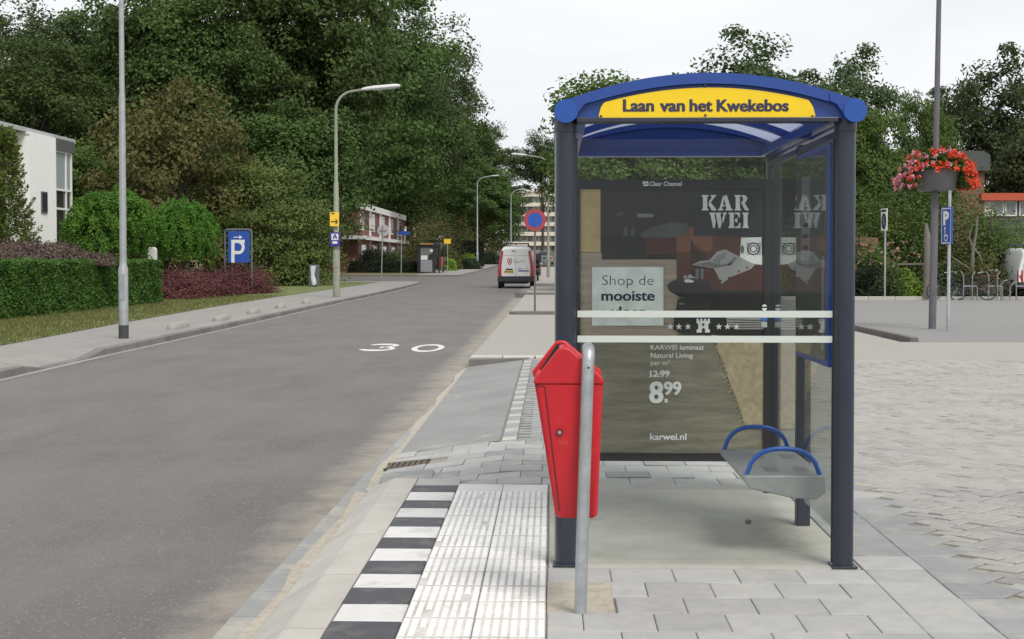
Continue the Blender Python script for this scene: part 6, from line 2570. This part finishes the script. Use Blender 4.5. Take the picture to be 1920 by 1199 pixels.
# brick house with a white gable behind the shelter
Yq = 92
p0, p1 = P(1345, 335, Yq), P(1445, 300, Yq)
o = thing('gable_house', 'brick house with a grey roof and a white gable edge seen above the poster', 'house', (p0.x, Yq, 0))
w_ = p1.x - p0.x + 3
zr0 = P(1345, 336, Yq).z
zr1 = P(1412, 288, Yq).z
MB().prism([(0, 0), (w_, 0), (w_, zr0 + .2), (w_ * .42, zr1), (0, zr0 - .1)], 'y', 0, 9, M['brick_r']).build('wall', None, o, smooth=0)
MB().prism([(-.3, zr0 - .15), (w_ * .42, zr1 + .1), (w_ * .42, zr1 - .75), (-.3, zr0 - 1.0)], 'y', -.2, -.01, M['white_wood']).build('gable_board', None, o, smooth=0)
MB().prism([(w_ * .42 + .0, zr1 + .12), (w_ + .4, zr0 + .55), (w_ + .4, zr0 - .55), (w_ * .42, zr1 - .9)], 'y', -.25, 9.3, M['soffit']).build('roof', None, o, smooth=0)
f = MB().box(w_ * .56, -.06, zr0 - .6, w_ * .56 + .75, -.003, zr0 + .75, M['white_wood']).build('window', None, o, smooth=0)
MB().box(w_ * .56 + .08, -.075, zr0 - .5, w_ * .56 + .67, -.062, zr0 + .65, M['win_dark']).build('pane', None, f, smooth=0)

# house with orange trim at the right edge
Yq = 88
p0 = P(1820, 400, Yq)
o = thing('brick_house', 'brick house with dark roof and an orange fascia above white windows at right', 'house', (p0.x, Yq, 0))
q = lambda u, v: (P(u, v, Yq).x - p0.x, P(u, v, Yq).z)
xw0, _ = q(1790, 400)
xw1, _ = q(1850, 400)
zt0 = q(1800, 320)[1]
MB().box(xw0, .5, -.2, xw1, 8, zt0, M['brick_r']).build('wall', None, o, smooth=0)
zr2 = q(1800, 283)[1]
MB().prism([(xw0 - .4 + .0, zt0 + .003), (xw1 + .25, zt0 + .003), (xw1 + .25, zr2 * .97), (xw1 - .2, zr2), (xw0 + .4, zr2)], 'y', .2, 8.3, M['soffit']).build('roof', None, o, smooth=0)
xe0, ze0 = q(1846, 376)
xe1, ze1 = q(1990, 362)
zf1 = q(1850, 362)[1]
M['orange'] = mat('orange_fascia', (.50, .09, .035), .5, var=.05, vscale=1)
MB().box(xw1 + .004, .8, -.2, xe1, 8, ze0, M['brick_r']).build('extension_wall', None, o, smooth=0)
MB().box(xe0 - .1, .3, ze0 + .002, xe1, 8.2, zf1, M['orange']).build('fascia', None, o, smooth=0)
for i, (u0, u1) in enumerate(((1850, 1866), (1867, 1890), (1891, 1914), (1918, 1942))):
    a, c = q(u0, 405), q(u1, 376.5)
    f = MB().box(a[0], .68, a[1], c[0], .797, c[1], M['white_wood']).build('window', None, o, smooth=0)
    MB().box(a[0] + .1, .66, a[1] + .12, c[0] - .1, .678, c[1] - .08, M['win'] if i else M['sign_white']).build('pane', None, f, smooth=0)
MB().box(xe0 + .05, .45, -.2, xe1, .66, q(1850, 408)[1], M['soffit']).build('dark_plinth', None, o, smooth=0)
# second dark roof left of the basket
p0 = P(1660, 400, 92)
o = thing('brick_house', 'low brick house with a grey roof half hidden behind the flower basket shrubs', 'house', (p0.x, 92, 0))
q = lambda u, v: (P(u, v, 92).x - p0.x, P(u, v, 92).z)
a, c = q(1600, 430), q(1745, 305)
MB().box(a[0], 0, -.2, c[0], 7, c[1] - .2, M['brick_r']).build('wall', None, o, smooth=0)
MB().prism([(a[0] - .3, c[1] - .2), (c[0] + .3, c[1] - .2), (c[0] + .3, q(1600, 285)[1]), (a[0] - .3, q(1600, 285)[1])], 'y', -.3, 7.3, M['soffit']).build('roof', None, o, smooth=0)

# low brick wall at the back of the car park
o = MB().box(-1.4, 0, 0, .55, .25, 2.35, M['brick_r']).build('brick_wall', None, None, smooth=0)
o.location = (P(1622, 480, 57.6).x, 57.8, .03)
tag(o, 'piece of red brick wall between the shelter and the flowering shrub', 'wall')
# dark flat bench-like shelf among the shrubs
o = thing('picnic_table', 'dark wooden table top in the gap left of the bare post', 'table', (P(1712, 480, 57).x, 57, .03))
MB().box(-.95, -.4, 1.25, .95, .4, 1.33, M['bark_grey']).build('table_top', None, o, smooth=0)
for x in (-.7, .7):
    MB().box(x - .05, -.3, 0, x + .05, .3, 1.245, M['bark']).build('leg', None, o, smooth=0)

M['orange_board'] = mat('orange_board', (.42, .22, .05), .6)
# ------------------------------------------------------------------ far bus shelter across the junction
Yb2 = YJ1 + 6
zg = gz(Yb2) - .03
p0, p1 = P(784, 480, Yb2), P(815, 480, Yb2)
o = thing('bus_shelter', 'small distant dark bus shelter with a poster case across the side street', 'bus shelter', (p0.x, Yb2, zg))
w_ = p1.x - p0.x
ht = P(800, 460, Yb2).z - zg
for (x, y) in ((0, 0), (w_, 0), (0, 3.2), (w_ + .45, 3.2), (w_ + .35, .2)):
    MB().tube([(x, y, 0), (x, y, ht)], .075, 10, M['post']).build('post', None, o)
mb = MB()
rings = []
for i in range(9):
    t = i / 8
    x = -.1 + (w_ + .75) * t
    z = ht + .03 + .22 * (1 - (2 * t - 1) ** 2)
    rings.append([(x, -.15, ht), (x, -.15, z), (x, 3.4, z), (x, 3.4, ht)])
mb.loft(rings, M['post'])
mb.build('roof', None, o, smooth=40)
MB().box(.15, -.17, ht + .05, w_ - .1, -.152, ht + .15, M['orange_board']).build('name_board', None, o, smooth=0)
cs_ = MB().box(.1, .05, .05, w_ - .1, .25, ht - .08, M['black']).build('poster_case', None, o, smooth=0)
pn = Panel((0, .045, 0), (1, 0, 0), (0, 0, 1), (0, -1, 0), .004)
pn.rect(.2, .12, w_ - .2, 1.05, M['letter_grey'], 1).rect(.2, 1.05, w_ - .2, ht - .2, M['facade_dark'], 1)
pn.rect(.22, 1.1, .75, 1.45, M['sign_white'], 2).rect(.95, 1.75, 1.2, 1.95, M['sign_white'], 2).poly([(.8, 1.1), (1.25, 1.1), (1.25, 1.6), (.9, 1.55)], M['sign_black'], 2)
pn.build('poster', cs_)

b2 = dup(bin0, label='small distant red litter bin right of the far bus shelter')
p = P(828, 500, Yb2 + 2)
b2.location = (p.x, Yb2 + 2, gz(Yb2 + 2) - .03)
b2.scale = (1.15, 1.15, 1.15)
p = P(839, 480, Yb2 + 3)
o = thing('bus_stop_sign', 'small yellow bus stop plate on a pole beside the far bus shelter', 'sign', (p.x, Yb2 + 3, gz(Yb2 + 3) - .03))
zc = P(838, 453, Yb2 + 3).z - o.location.z
MB().tube([(0, 0, 0), (0, 0, zc + .2)], .04, 8, M['steel']).build('pole', None, o)
MB().box(-.28, -.06, zc - .2, .28, -.035, zc + .2, M['sign_yellow']).build('plate', None, o, smooth=0)

print('meshes', len(bpy.data.meshes), 'faces', sum(len(m.polygons) for m in bpy.data.meshes))
